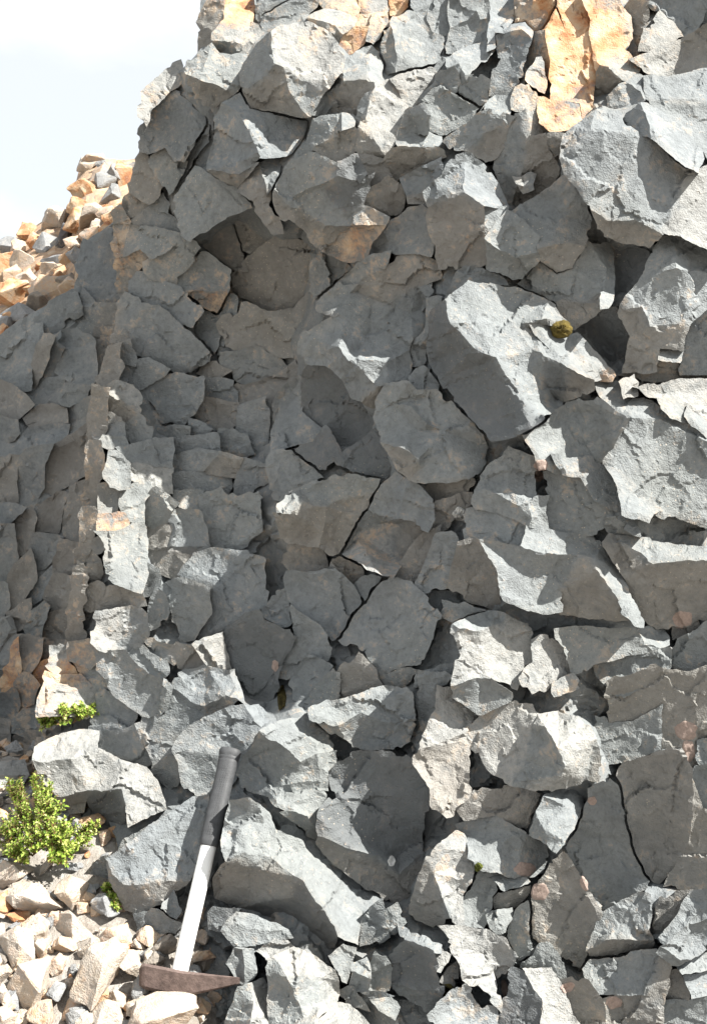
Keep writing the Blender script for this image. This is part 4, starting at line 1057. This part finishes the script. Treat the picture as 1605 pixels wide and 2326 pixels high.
# x, y, half width, half height (region L), tilt, colour, label
STONES = [
 (95,560,125,85,10,'p','cream rock at the left edge directly below the large green shrub'),
 (235,745,225,80,-18,'p','long pale rock below the shrub, lying between orange and white stones'),
 (485,690,95,110,-30,'p','white angular rock with a dark left side below the tip of the shrub'),
 (35,760,65,90,0,'r','orange stone at the left edge below the cream rock'),
 (130,800,70,75,20,'r','brown and orange stone under the left end of the long pale rock'),
 (720,800,75,100,25,'g','thin grey slab standing upright beside the small green sprig'),
 (600,690,60,50,0,'g','small grey stone right of the white angular rock'),
 (505,915,150,65,8,'p','oblong pale stone in the rubble, left of the upright grey slab'),
 (240,950,115,85,0,'p','pale round stone above the white stone with a grey shadow side'),
 (110,1070,135,110,0,'p','large white stone at the left edge of the rubble'),
 (800,1010,105,105,30,'o','ochre pitted stone left of the hammer handle in the rubble'),
 (305,1055,60,70,0,'o','small ochre stone between two white stones'),
 (455,1045,75,55,0,'o','small ochre stone with a pitted face above the white slab'),
 (620,1060,75,65,0,'p','pale stone at the upper end of the white slab'),
 (870,1190,120,90,-15,'p','pale stone touching the square end of the hammer head'),
 (245,1300,180,145,15,'p','biggest rounded white stone of the rubble at lower left'),
 (500,1380,110,150,-25,'o','cream stone with a rusty crown right of the biggest white stone'),
 (690,1280,110,250,-38,'p','long white slab lying diagonally in the rubble left of the hammer head'),
 (300,1530,105,95,0,'o','ochre stone cut by the bottom edge under the biggest white stone'),
 (520,1540,90,75,0,'g','grey stone at the bottom edge under the cream stone'),
 (720,1540,125,95,0,'p','white stone at the bottom edge below the diagonal slab'),
 (45,1530,70,90,0,'p','white stone in the bottom left corner'),
 (940,1480,80,75,0,'p','pale stone at the foot of the diagonal slab under the hammer head'),
 (1150,1560,280,95,0,'p','broad flat pale rock at the bottom edge beneath the hammer head'),
 (960,1370,65,90,0,'g','grey stone in the shade under the square end of the hammer head'),
 (10,1230,60,80,0,'p','small pale stone at the left edge above the bottom left corner'),
 (20,1390,55,65,0,'p','small cream stone at the left edge beside the biggest white stone'),
 (1075,1400,60,50,20,'p','pinkish cream stone under the hammer head near its square end'),
 (1200,1430,60,35,0,'o','small ochre chip below the middle of the hammer head'),
 (1310,1425,55,35,0,'o','small orange chip below the hammer head towards its tip'),
 (1400,1455,55,45,0,'g','small grey chip below the tapering tip of the hammer head'),
 (1130,1040,100,75,25,'b','smooth brown stone left of the lower white handle'),
 (1050,1120,90,55,0,'g','grey stone in shade above the hammer head, left of the handle'),
 (1390,1010,55,45,0,'g','small grey stone right of the lower white handle'),
 (1385,1130,75,75,0,'b','dark brown stone right of the handle just above the hammer head'),
 (1490,1120,70,60,0,'d','dark grey stone above the tapering tip of the hammer head'),
 (680,1120,55,60,0,'o','small ochre stone between the pitted ochre stone and the white slab'),
 (370,860,55,45,0,'o','small tan stone under the right end of the long pale rock'),
 (560,800,50,40,0,'o','small tan stone wedged left of the upright grey slab'),
 (700,960,55,50,0,'p','small white stone right of the oblong pale stone'),
 (150,1200,60,45,0,'b','small brownish stone on top of the biggest white stone'),
 (380,1180,70,60,0,'o','small cream stone above the rusty crowned stone'),
]
for k, (x, y, rx, ry, tilt, c, lab) in enumerate(STONES):
    sc = 530 / 1596.0
    px, py = x * sc, 1800 + y * sc
    D = ground_hit(px, py + ry * sc * .55)
    s = D / FPX * sc
    loc = at(px, py, D - min(rx, ry) * s * .2)
    o = stone('loose_stone', shared(BIGM, k * 5, MSET[c]), MSET[c], loc, (rx * s * 1.25, (rx + ry) * .6 * s, ry * s * 1.25), math.radians(-tilt))
    tag(o, lab, 'stone', 'loose stones at the foot of the cliff')

# gravel between them: nobody could count it
gv, gf, gi = [], [], []
gmats = [MPALE, MOCHRE, MORANGE, MGREY, MBROWN]
tmpl = []
for k in range(6):
    m = SMALLM[k]; tmpl.append((np.array([v.co for v in m.vertices]), [tuple(p.vertices) for p in m.polygons]))
rg = random.Random(11)
for k in range(3000):
    x = rg.uniform(-1.8, .05); y = rg.uniform(1.35, 2.75)
    if x > -.25 and y > 1.95: continue
    z = float(gz(np.array([x]), np.array([y]))[0])
    sz = rg.choice([.007, .01, .013, .016, .020, .025, .030]) * rg.uniform(.8, 1.2)
    P, F = tmpl[rg.randrange(6)]
    R = np.array(Matrix.Rotation(rg.uniform(0, 6), 3, 'Z') @ Matrix.Rotation(rg.uniform(0, 6), 3, 'X'))
    off = len(gv) and sum(len(a) for a in gv)
    gv.append((P * np.array((1, .8, .7))) @ R.T * sz + np.array((x, y, z + sz * .4)))
    gf += [tuple(i + off for i in f) for f in F]; gi += [rg.choice([0, 0, 0, 1, 1, 2, 3, 3, 4])] * len(F)
me = bpy.data.meshes.new('gravel'); me.from_pydata(np.concatenate(gv).tolist(), [], gf)
for m in gmats: me.materials.append(m)
me.polygons.foreach_set('material_index', gi)
o = bpy.data.objects.new('gravel', me); COL.objects.link(o)
tag(o, 'cream and rusty gravel between the loose stones', 'gravel', kind='stuff')

# ---------------------------------------------------------------- the hill beyond, upper left
crest = [(-900,900),(-300,640),(-60,560),(0,548),(60,520),(110,488),(155,480),(165,440),(170,395),(195,365),(225,352),(290,358),(330,350),(420,340),(700,330)]
foot = [(-900,1500),(-300,1100),(-60,880),(0,840),(60,790),(110,760),(155,740),(165,720),(170,715),(195,700),(225,690),(290,640),(330,640),(420,640),(700,640)]
hv, hf = [], []
nu, nv = 90, 34
cu = np.linspace(-900, 700, nu)
cy = np.interp(cu, *np.array(crest).T); fy_ = np.interp(cu, *np.array(foot).T)
for j in range(nv):
    t = j / (nv - 1)
    D = 5.6 - 1.5 * t ** .8
    q = np.c_[cu, cy + 6 + (fy_ - cy) * t]
    nzz = fbm(np.c_[q / 55, np.full(nu, t)], 91, 4)
    hv.append(world_pts(q, np.full(nu, D) + .18 * nzz))
rear = world_pts(np.c_[cu, cy + 6], np.full(nu, 5.6)); rear[:, 1] += 3.0; rear[:, 2] -= 2.6
hv.insert(0, rear)
hv = np.concatenate(hv)
hf = [(j * nu + i, j * nu + i + 1, (j + 1) * nu + i + 1, (j + 1) * nu + i) for j in range(nv) for i in range(nu - 1)]
hf = [tuple(reversed(f)) for f in hf]
hill = finish_mesh('hill', hv, hf, rock_material('hill_rubble', (.28, .24, .20), False, ochre=.5, pale=.1), None)
tag(hill, 'sunlit rubble hill against the sky at upper left', 'hill', kind='structure')
rh = random.Random(21)
HS = [(190,440,24,30,'r'),(215,365,28,16,'o'),(280,395,16,48,'r'),(240,410,20,24,'g'),(262,400,22,24,'g'),(250,440,28,20,'g'),(225,400,18,28,'o'),
      (185,480,24,26,'r'),(205,500,34,28,'p'),(170,505,26,28,'r'),(240,490,24,22,'o'),(120,485,16,15,'g'),(125,505,30,20,'p'),(60,525,26,17,'r'),(20,560,22,20,'g'),
      (105,555,28,24,'g'),(150,540,20,30,'d'),(175,560,24,22,'o'),(120,600,30,24,'g'),(55,600,24,28,'p'),(10,610,28,40,'r'),(55,640,18,22,'r'),(145,620,17,16,'r'),
      (70,640,34,16,'p'),(110,660,42,28,'o'),(30,680,36,40,'r'),(85,690,20,24,'b'),(50,720,50,18,'g'),(10,770,28,26,'r'),(20,735,30,20,'g'),(210,540,26,20,'o'),
      (180,590,22,24,'g'),(85,545,20,18,'r'),(40,565,24,16,'o'),(250,530,24,20,'r'),(270,470,20,22,'r'),(225,520,22,18,'p'),(160,660,30,22,'o')]
for k in range(46):
    x = rh.uniform(-120, 300); t = rh.uniform(.02, 1)
    yy = np.interp(x, *np.array(crest).T); ff = np.interp(x, *np.array(foot).T)
    r = rh.uniform(9, 22)
    HS.append((x, yy + (ff - yy) * t, r * rh.uniform(.9, 1.5), r, rh.choice('porrrrggbb')))
for k, (x, y, rx, ry, c) in enumerate(HS):
    yy = np.interp(x, *np.array(crest).T); ff = np.interp(x, *np.array(foot).T)
    t = min(max((y - yy) / (ff - yy), 0), 1); D = 5.6 - 1.5 * t ** .8 - .03
    s = D / FPX
    stone('stone', shared(SMALLM, k * 3, MSET[c]), MSET[c], at(x, y, D), (rx * s * 1.35, (rx + ry) * .6 * s, ry * s * 1.35), rh.uniform(-.5, .5), hill)

# ---------------------------------------------------------------- surface lookup for things that lie on the rock
tree = BVHTree.FromPolygons([Vector(v) for v in np.concatenate(BVH_V)], [tuple(int(i) for i in f) for blk in BVH_F for f in blk])
def hit(px, py):
    d = at(px, py, 1.0) - CAM
    loc, nor, _i, _d = tree.ray_cast(CAM, d.normalized(), 20)
    return loc, nor

# ---------------------------------------------------------------- hammer
def simple(name, col, rough=.6, bump=None, metal=0.0, var=.12, scale=60):
    m, n, b = newmat(name)
    pos = n.nodes.new('ShaderNodeTexCoord').outputs['Object']
    f = tex(n, scale, 5, .65, pos)
    c = ramp(n, f, [(.3, tuple(v * (1 - var) for v in col)), (.7, tuple(min(1, v * (1 + var)) for v in col))])
    n.links.new(c, b.inputs['Base Color']); b.inputs['Roughness'].default_value = rough; b.inputs['Metallic'].default_value = metal
    if bump:
        bu = n.nodes.new('ShaderNodeBump'); bu.inputs['Distance'].default_value = bump; n.links.new(tex(n, scale * 3, 4, .7, pos), bu.inputs['Height']); n.links.new(bu.outputs['Normal'], b.inputs['Normal'])
    return m
MRUB = simple('black_rubber', (.055, .057, .06), .55, .0006, var=.25)
MWHT, wn, wb = newmat('white_fibreglass')
wpos = wn.nodes.new('ShaderNodeTexCoord').outputs['Object']
wn.links.new(mixc(wn, ramp(wn, tex(wn, 45, 6, .75, wpos), [(.56, 0.0), (.66, .8)]), (.74, .74, .72), (.42, .40, .38)), wb.inputs['Base Color']); wb.inputs['Roughness'].default_value = .4
MSTEEL = simple('rusty_steel', (.12, .088, .078), .65, .0012, .2, .4, 70)

hs = []
for k in range(25):
    u = k / 24; l_, n_ = hit(404 + 120 * u, 2226 - 522 * u)
    hs.append((u, l_.y if l_ else 9))
DT = min(d for u, d in hs if u > .9) - .10
DH = min([1.95] + [(d - .10 - DT * u) / (1 - u) for u, d in hs if .12 < u < .9])
print('HAMMER', DH, DT)
pB = at(404, 2226, DH); pT = at(524, 1704, DT)
axis = (pT - pB).normalized(); LEN = (pT - pB).length
side = Vector((1, 0, 0)); side = (side - axis * side.dot(axis)).normalized(); fwd = axis.cross(side)
hm = empty('hammer'); hm.matrix_world = Matrix((( side.x, fwd.x, axis.x, pB.x), (side.y, fwd.y, axis.y, pB.y), (side.z, fwd.z, axis.z, pB.z), (0, 0, 0, 1)))
tag(hm, 'long handled hammer with white shaft and black rubber grip leaning on the rock', 'hammer')
def lathe(name, prof, mat, parent, seg=28):
    v, f = [], []
    for (z, a, b) in prof:
        for k in range(seg):
            t = 2 * math.pi * k / seg
            ca, sa = math.cos(t), math.sin(t)
            v.append((a * math.copysign(abs(ca) ** .8, ca), b * math.copysign(abs(sa) ** .8, sa), z))
    for j in range(len(prof) - 1):
        for k in range(seg):
            k2 = (k + 1) % seg; f.append((j * seg + k, j * seg + k2, (j + 1) * seg + k2, (j + 1) * seg + k))
    f.append(tuple(reversed(range(seg)))); f.append(tuple(range((len(prof) - 1) * seg, len(prof) * seg)))
    me = bpy.data.meshes.new(name); me.from_pydata(v, [], f); me.materials.append(mat)
    me.polygons.foreach_set('use_smooth', [True] * len(f)); me.set_sharp_from_angle(angle=math.radians(45))
    o = bpy.data.objects.new(name, me); COL.objects.link(o); o.parent = parent; return o
px_m = DH / FPX
zj = LEN * .555
lathe('shaft', [(-.012, .0158, .0125), (0, .0160, .0125), (zj * .5, .0162, .0127), (zj + .01, .0162, .0127)], MWHT, hm)
g0 = zj
grip = lathe('grip', [(g0 - .002, 0.0175, 0.0146), (g0, 0.0197, 0.0164), (g0 + .01, 0.0201, 0.0170), (g0 + .06, 0.0211, 0.0178), (g0 + .13, 0.0201, 0.0173), (LEN - .03, 0.0211, 0.0178), (LEN - .026, 0.0218, 0.0185),
     (LEN - .024, 0.0211, 0.0178), (LEN - .022, 0.0221, 0.0187), (LEN - .018, 0.0225, 0.0190), (LEN - .016, 0.0215, 0.0183), (LEN - .013, 0.0232, 0.0197), (LEN - .004, 0.0239, 0.0201), (LEN, 0.0222, 0.0187), (LEN + .002, 0.0175, 0.0140)], MRUB, hm)
# rows of small dimples/studs on the grip
bm = bmesh.new()
for row in range(-3, 4):
    for k in range(30):
        z = g0 + .02 + k * (LEN - g0 - .055) / 30
        ang = -math.pi / 2 + row * .22
        a, b = .0211, .0178
        M_ = Matrix.Translation((a * math.cos(ang), b * math.sin(ang), z)) @ Matrix.Diagonal((.0010, .0009, .0013, 1))
        bmesh.ops.create_icosphere(bm, subdivisions=1, radius=1, matrix=M_)
me = bpy.data.meshes.new('grip_studs'); bm.to_mesh(me); bm.free(); me.materials.append(MRUB)
gs = bpy.data.objects.new('grip_studs', me); COL.objects.link(gs); gs.parent = grip; gs['kind'] = 'stuff'
# head: square poll on the left, chisel taper on the right
inv = hm.matrix_world.inverted()
def hp(x, y, d): return inv @ at(x, y, d)
secs = [  # x-position: top y, bottom y at front, depth half
 (316, 2202, 2238, .010), (322, 2190, 2243, .018), (329, 2188, 2247, .020), (395, 2201, 2262, .021), (416, 2205, 2266, .021), (480, 2213, 2251, .019), (536, 2219, 2237, .0165), (545, 2221, 2235, .0155)]
v, f = [], []
for (x, ty, by, dh) in secs:
    cy_ = (ty + by) / 2; hh = (by - ty) / 2
    for (sy, sd) in ((-.78, -1), (-1, -.72), (-1, .72), (-.78, 1), (.78, 1), (1, .72), (1, -.72), (.78, -1)):
        v.append(tuple(hp(x, cy_ + hh * sy, DH - .004 + dh * sd)))
for j in range(len(secs) - 1):
    for k in range(8): f.append((j * 8 + k, j * 8 + (k + 1) % 8, (j + 1) * 8 + (k + 1) % 8, (j + 1) * 8 + k))
f.append(tuple(reversed(range(8)))); f.append(tuple(range((len(secs) - 1) * 8, len(secs) * 8)))
me = bpy.data.meshes.new('head'); me.from_pydata(v, [], f); me.materials.append(MSTEEL)
bm = bmesh.new(); bm.from_mesh(me); bmesh.ops.recalc_face_normals(bm, faces=bm.faces); bm.to_mesh(me); bm.free()
hd = bpy.data.objects.new('head', me); COL.objects.link(hd); hd.parent = hm

# ---------------------------------------------------------------- shrubs
def leafmat(name, a, b_, c):
    m, n, b = newmat(name)
    at_ = n.nodes.new('ShaderNodeNewGeometry'); 
    r = ramp(n, at_.outputs['Random Per Island'], [(0.0, (.16, .10, .04)), (.10, (.17, .11, .04)), (.14, a), (.5, b_), (.85, c), (1.0, (.62, .60, .30))])
    n.links.new(r, b.inputs['Base Color']); b.inputs['Roughness'].default_value = .5
    tr = n.nodes.new('ShaderNodeBsdfTranslucent'); n.links.new(r, tr.inputs['Color'])
    ms = n.nodes.new('ShaderNodeMixShader'); ms.inputs[0].default_value = .35
    n.links.new(b.outputs['BSDF'], ms.inputs[1]); n.links.new(tr.outputs['BSDF'], ms.inputs[2])
    n.links.new(ms.outputs[0], [x for x in n.nodes if x.type == 'OUTPUT_MATERIAL'][0].inputs['Surface'])
    return m
MLEAF = leafmat('shrub_leaf', (.09, .16, .025), (.26, .38, .05), (.50, .56, .15))
MSTEM = simple('shrub_stem', (.14, .09, .05), .9)
def shrub(label, tufts, seed):
    """tufts: (px, py, radius px, depth)"""
    r = random.Random(seed)
    base = at(sum(t[0] for t in tufts) / len(tufts), max(t[1] + t[2] for t in tufts), sum(t[3] for t in tufts) / len(tufts) + .03)
    root = empty('shrub', base); tag(root, label, 'shrub')
    lv, lf, sv, sf = [], [], [], []
    for (x, y, rad, D) in tufts:
        c = at(x, y, D); R = rad * D / FPX
        nst = int(10 + rad * .55)
        for _ in range(nst):
            d = Vector((r.gauss(0, 1), r.gauss(0, .8) - .5, r.gauss(0, .8) + .55)).normalized()
            tip = c + Vector((d.x, d.y * .8, d.z)) * R * r.uniform(.55, 1.12)
            st = c + (base - c) * .35 + Vector((r.uniform(-.01, .01),) * 3)
            # stem
            ax_ = tip - st; u = ax_.orthogonal().normalized() * .0012; w = ax_.cross(u).normalized() * .0012
            o_ = len(sv)
            for p_, kk in ((st, 1), (tip, .5)):
                for a_, b_ in ((1, 0), (-.5, .87), (-.5, -.87)): sv.append(p_ + u * a_ * kk + w * b_ * kk - base)
            for k in range(3): sf.append((o_ + k, o_ + (k + 1) % 3, o_ + 3 + (k + 1) % 3, o_ + 3 + k))
            n = r.randint(14, 22)
            for k in range(n):
                t = .45 + .58 * k / n; p_ = st + ax_ * t
                ang = k * 2.4 + r.uniform(-.4, .4)
                out = (u.normalized() * math.cos(ang) + w.normalized() * math.sin(ang) + ax_.normalized() * r.uniform(.3, 1.1)).normalized()
                L_ = r.uniform(.006, .0105); wd = L_ * r.uniform(.24, .34)
                sd_ = out.cross(ax_).normalized() * wd; up = out.cross(sd_).normalized() * wd * .35
                o_ = len(lv)
                lv += [p_ - base, p_ + out * L_ * .5 + sd_ - up - base, p_ + out * L_ - base, p_ + out * L_ * .5 - sd_ - up - base, p_ + out * L_ * .5 + up * .4 - base]
                lf += [(o_, o_ + 1, o_ + 4), (o_ + 1, o_ + 2, o_ + 4), (o_ + 2, o_ + 3, o_ + 4), (o_ + 3, o_, o_ + 4)]
    for nm, vv, ff, mt in (('stems', sv, sf, MSTEM), ('leaves', lv, lf, MLEAF)):
        me = bpy.data.meshes.new(nm); me.from_pydata([tuple(p_) for p_ in vv], [], ff); me.materials.append(mt)
        o = bpy.data.objects.new(nm, me); COL.objects.link(o); o.parent = root; o['kind'] = 'stuff'
shrub('large low yellow green shrub among white rocks at the left edge', [(20,1890,46,2.17),(60,1850,38,2.17),(30,1790,26,2.20),(100,1800,30,2.19),(110,1840,40,2.15),(80,1910,46,2.12),(130,1890,48,2.12),(40,1935,32,2.12),(170,1910,40,2.14),(210,1885,26,2.18),(140,1940,34,2.10),(85,1770,16,2.22)], 4)
shrub('small yellow green tuft growing on the pale ledge at left', [(115,1630,28,2.40),(150,1622,26,2.38),(190,1618,27,2.40),(212,1612,16,2.42),(95,1640,16,2.40)], 8)
shrub('tiny green sprig beside the upright grey slab', [(245,2018,11,2.10),(256,2040,16,2.08),(262,2058,10,2.07)], 12)

# ---------------------------------------------------------------- moss and lichen
MMOSS = simple('moss', (.10, .075, .018), .95, .003, var=.6, scale=90)
MLICH = simple('pink_lichen', (.30, .232, .20), .95, .001, var=.22, scale=160)
MWL = simple('white_lichen', (.62, .62, .60), .95, .001, var=.2, scale=120)
def crust(name, px, py, rx, ry, mat, label, cat, thick, seed, rot=0.0, bump=.25, dome=False):
    """thin growth that follows the rock under it"""
    loc, nor = hit(px, py)
    if loc is None: return
    r = np.random.RandomState(seed); n, rings = 36, 7
    ph = r.uniform(0, 6.28, 5); am = r.uniform(.015, .05, 5)
    D = loc.y; v = []; f = []
    if dome:
        D = min(l.y for l in (hit(px + a_, py + b_)[0] for a_ in (-18, 0, 18) for b_ in (-15, 0, 15)) if l is not None); loc = at(px, py, D)
    def put(u, w, z):
        l2, _n = hit(u, w)
        d = l2.y if l2 is not None and abs(l2.y - D) < .05 and not dome else D
        p_ = at(u, w, d); return tuple(p_ + (CAM - p_).normalized() * z - loc)
    v.append(put(px, py, thick))
    for j in range(1, rings + 1):
        t = j / rings
        for k in range(n):
            a = 2 * math.pi * k / n
            rr = 1 + sum(am[i] * math.sin((i + 2) * a + ph[i]) for i in range(5)) + r.uniform(-.05, .05)
            x_, y_ = rx * rr * t * math.cos(a), ry * rr * t * math.sin(a)
            z = thick * (math.sqrt(1 - t * t) if dome else 1 - t ** 4) * (1 + bump * r.uniform(-1, 1)) if j < rings else -.003
            v.append(put(px + x_ * math.cos(rot) - y_ * math.sin(rot), py + x_ * math.sin(rot) + y_ * math.cos(rot), z))
    for k in range(n): f.append((0, 1 + (k + 1) % n, 1 + k))
    for j in range(rings - 1):
        for k in range(n):
            a, b = 1 + j * n + k, 1 + j * n + (k + 1) % n; f.append((a, b, b + n, a + n))
    me = bpy.data.meshes.new(name); me.from_pydata(v, [], f); me.materials.append(mat)
    me.polygons.foreach_set('use_smooth', [True] * len(f))
    o = bpy.data.objects.new(name, me); COL.objects.link(o); o.location = loc
    tag(o, label, cat)
crust('moss_cushion', 1274, 748, 25, 21, MMOSS, 'round olive brown moss cushion under the white slab', 'moss', .015, 1, bump=.25, dome=True)
LI = [(1557,1660,29,24,.3,'pinkish round lichen at the right edge, larger of a joined pair'),(1562,1706,17,28,0,'narrow pinkish lichen hanging below the large round one at the right edge'),
 (1191,1974,27,18,0,'pink ring shaped lichen with a dark middle beside the long curved crack'),(1226,2026,22,22,0,'pink round lichen just below the ring shaped one across the crack'),
 (1344,1819,12,11,0,'small pale pink lichen dot beside the brown pocket'),(1325,2008,9,18,-.3,'thin pink lichen streak on the smooth slab edge'),
 (1549,1407,25,22,0,'rusty round lichen under the dark overhang at right'),(1228,1056,18,14,0,'upper of two beige lichen lumps below the great boulder'),(1220,1082,17,14,0,'lower of two beige lichen lumps below the great boulder'),
 (1393,2277,21,16,0,'pink rough lichen near the bottom edge below the smooth slab'),(1288,2243,19,12,-.4,'pink lichen oval on the pale leaning block at the bottom'),(1146,2248,9,26,-.2,'upright pink lichen strip beside the dark block at the bottom'),
 (625,1512,9,14,0,'tiny pale pink lichen on the dark hollow')]
for k, (x, y, rx, ry, ro, lab) in enumerate(LI): crust('lichen_patch', x, y, rx, ry, MLICH, lab, 'lichen', .0022, 20 + k, ro)
crust('lichen_patch', 889, 1956, 10, 13, MWL, 'bright white splash on the dark rounded rock', 'lichen', .003, 51)
crust('lichen_patch', 1043, 1168, 17, 16, MWL, 'whitish grey frilly lichen in the crack pocket', 'lichen', .008, 52, bump=.8)
crust('moss_cushion', 640, 1590, 11, 34, simple('dark_moss', (.06, .048, .016), .95, .003, var=.6, scale=90), 'dark olive moss streak at the foot of the dark hollow', 'moss', .008, 53, bump=.5)
crust('moss_cushion', 1086, 1969, 10, 11, simple('green_moss', (.07, .08, .015), .95, .003, var=.6, scale=90), 'small green moss dot beside the ochre leaf shaped block', 'moss', .008, 54, bump=.5)
crust('moss_cushion', 1015, 2250, 24, 16, simple('brown_moss', (.10, .085, .03), .95, .003, var=.6, scale=90), 'mossy patch beside the dark block at the bottom', 'moss', .007, 55, bump=.5)
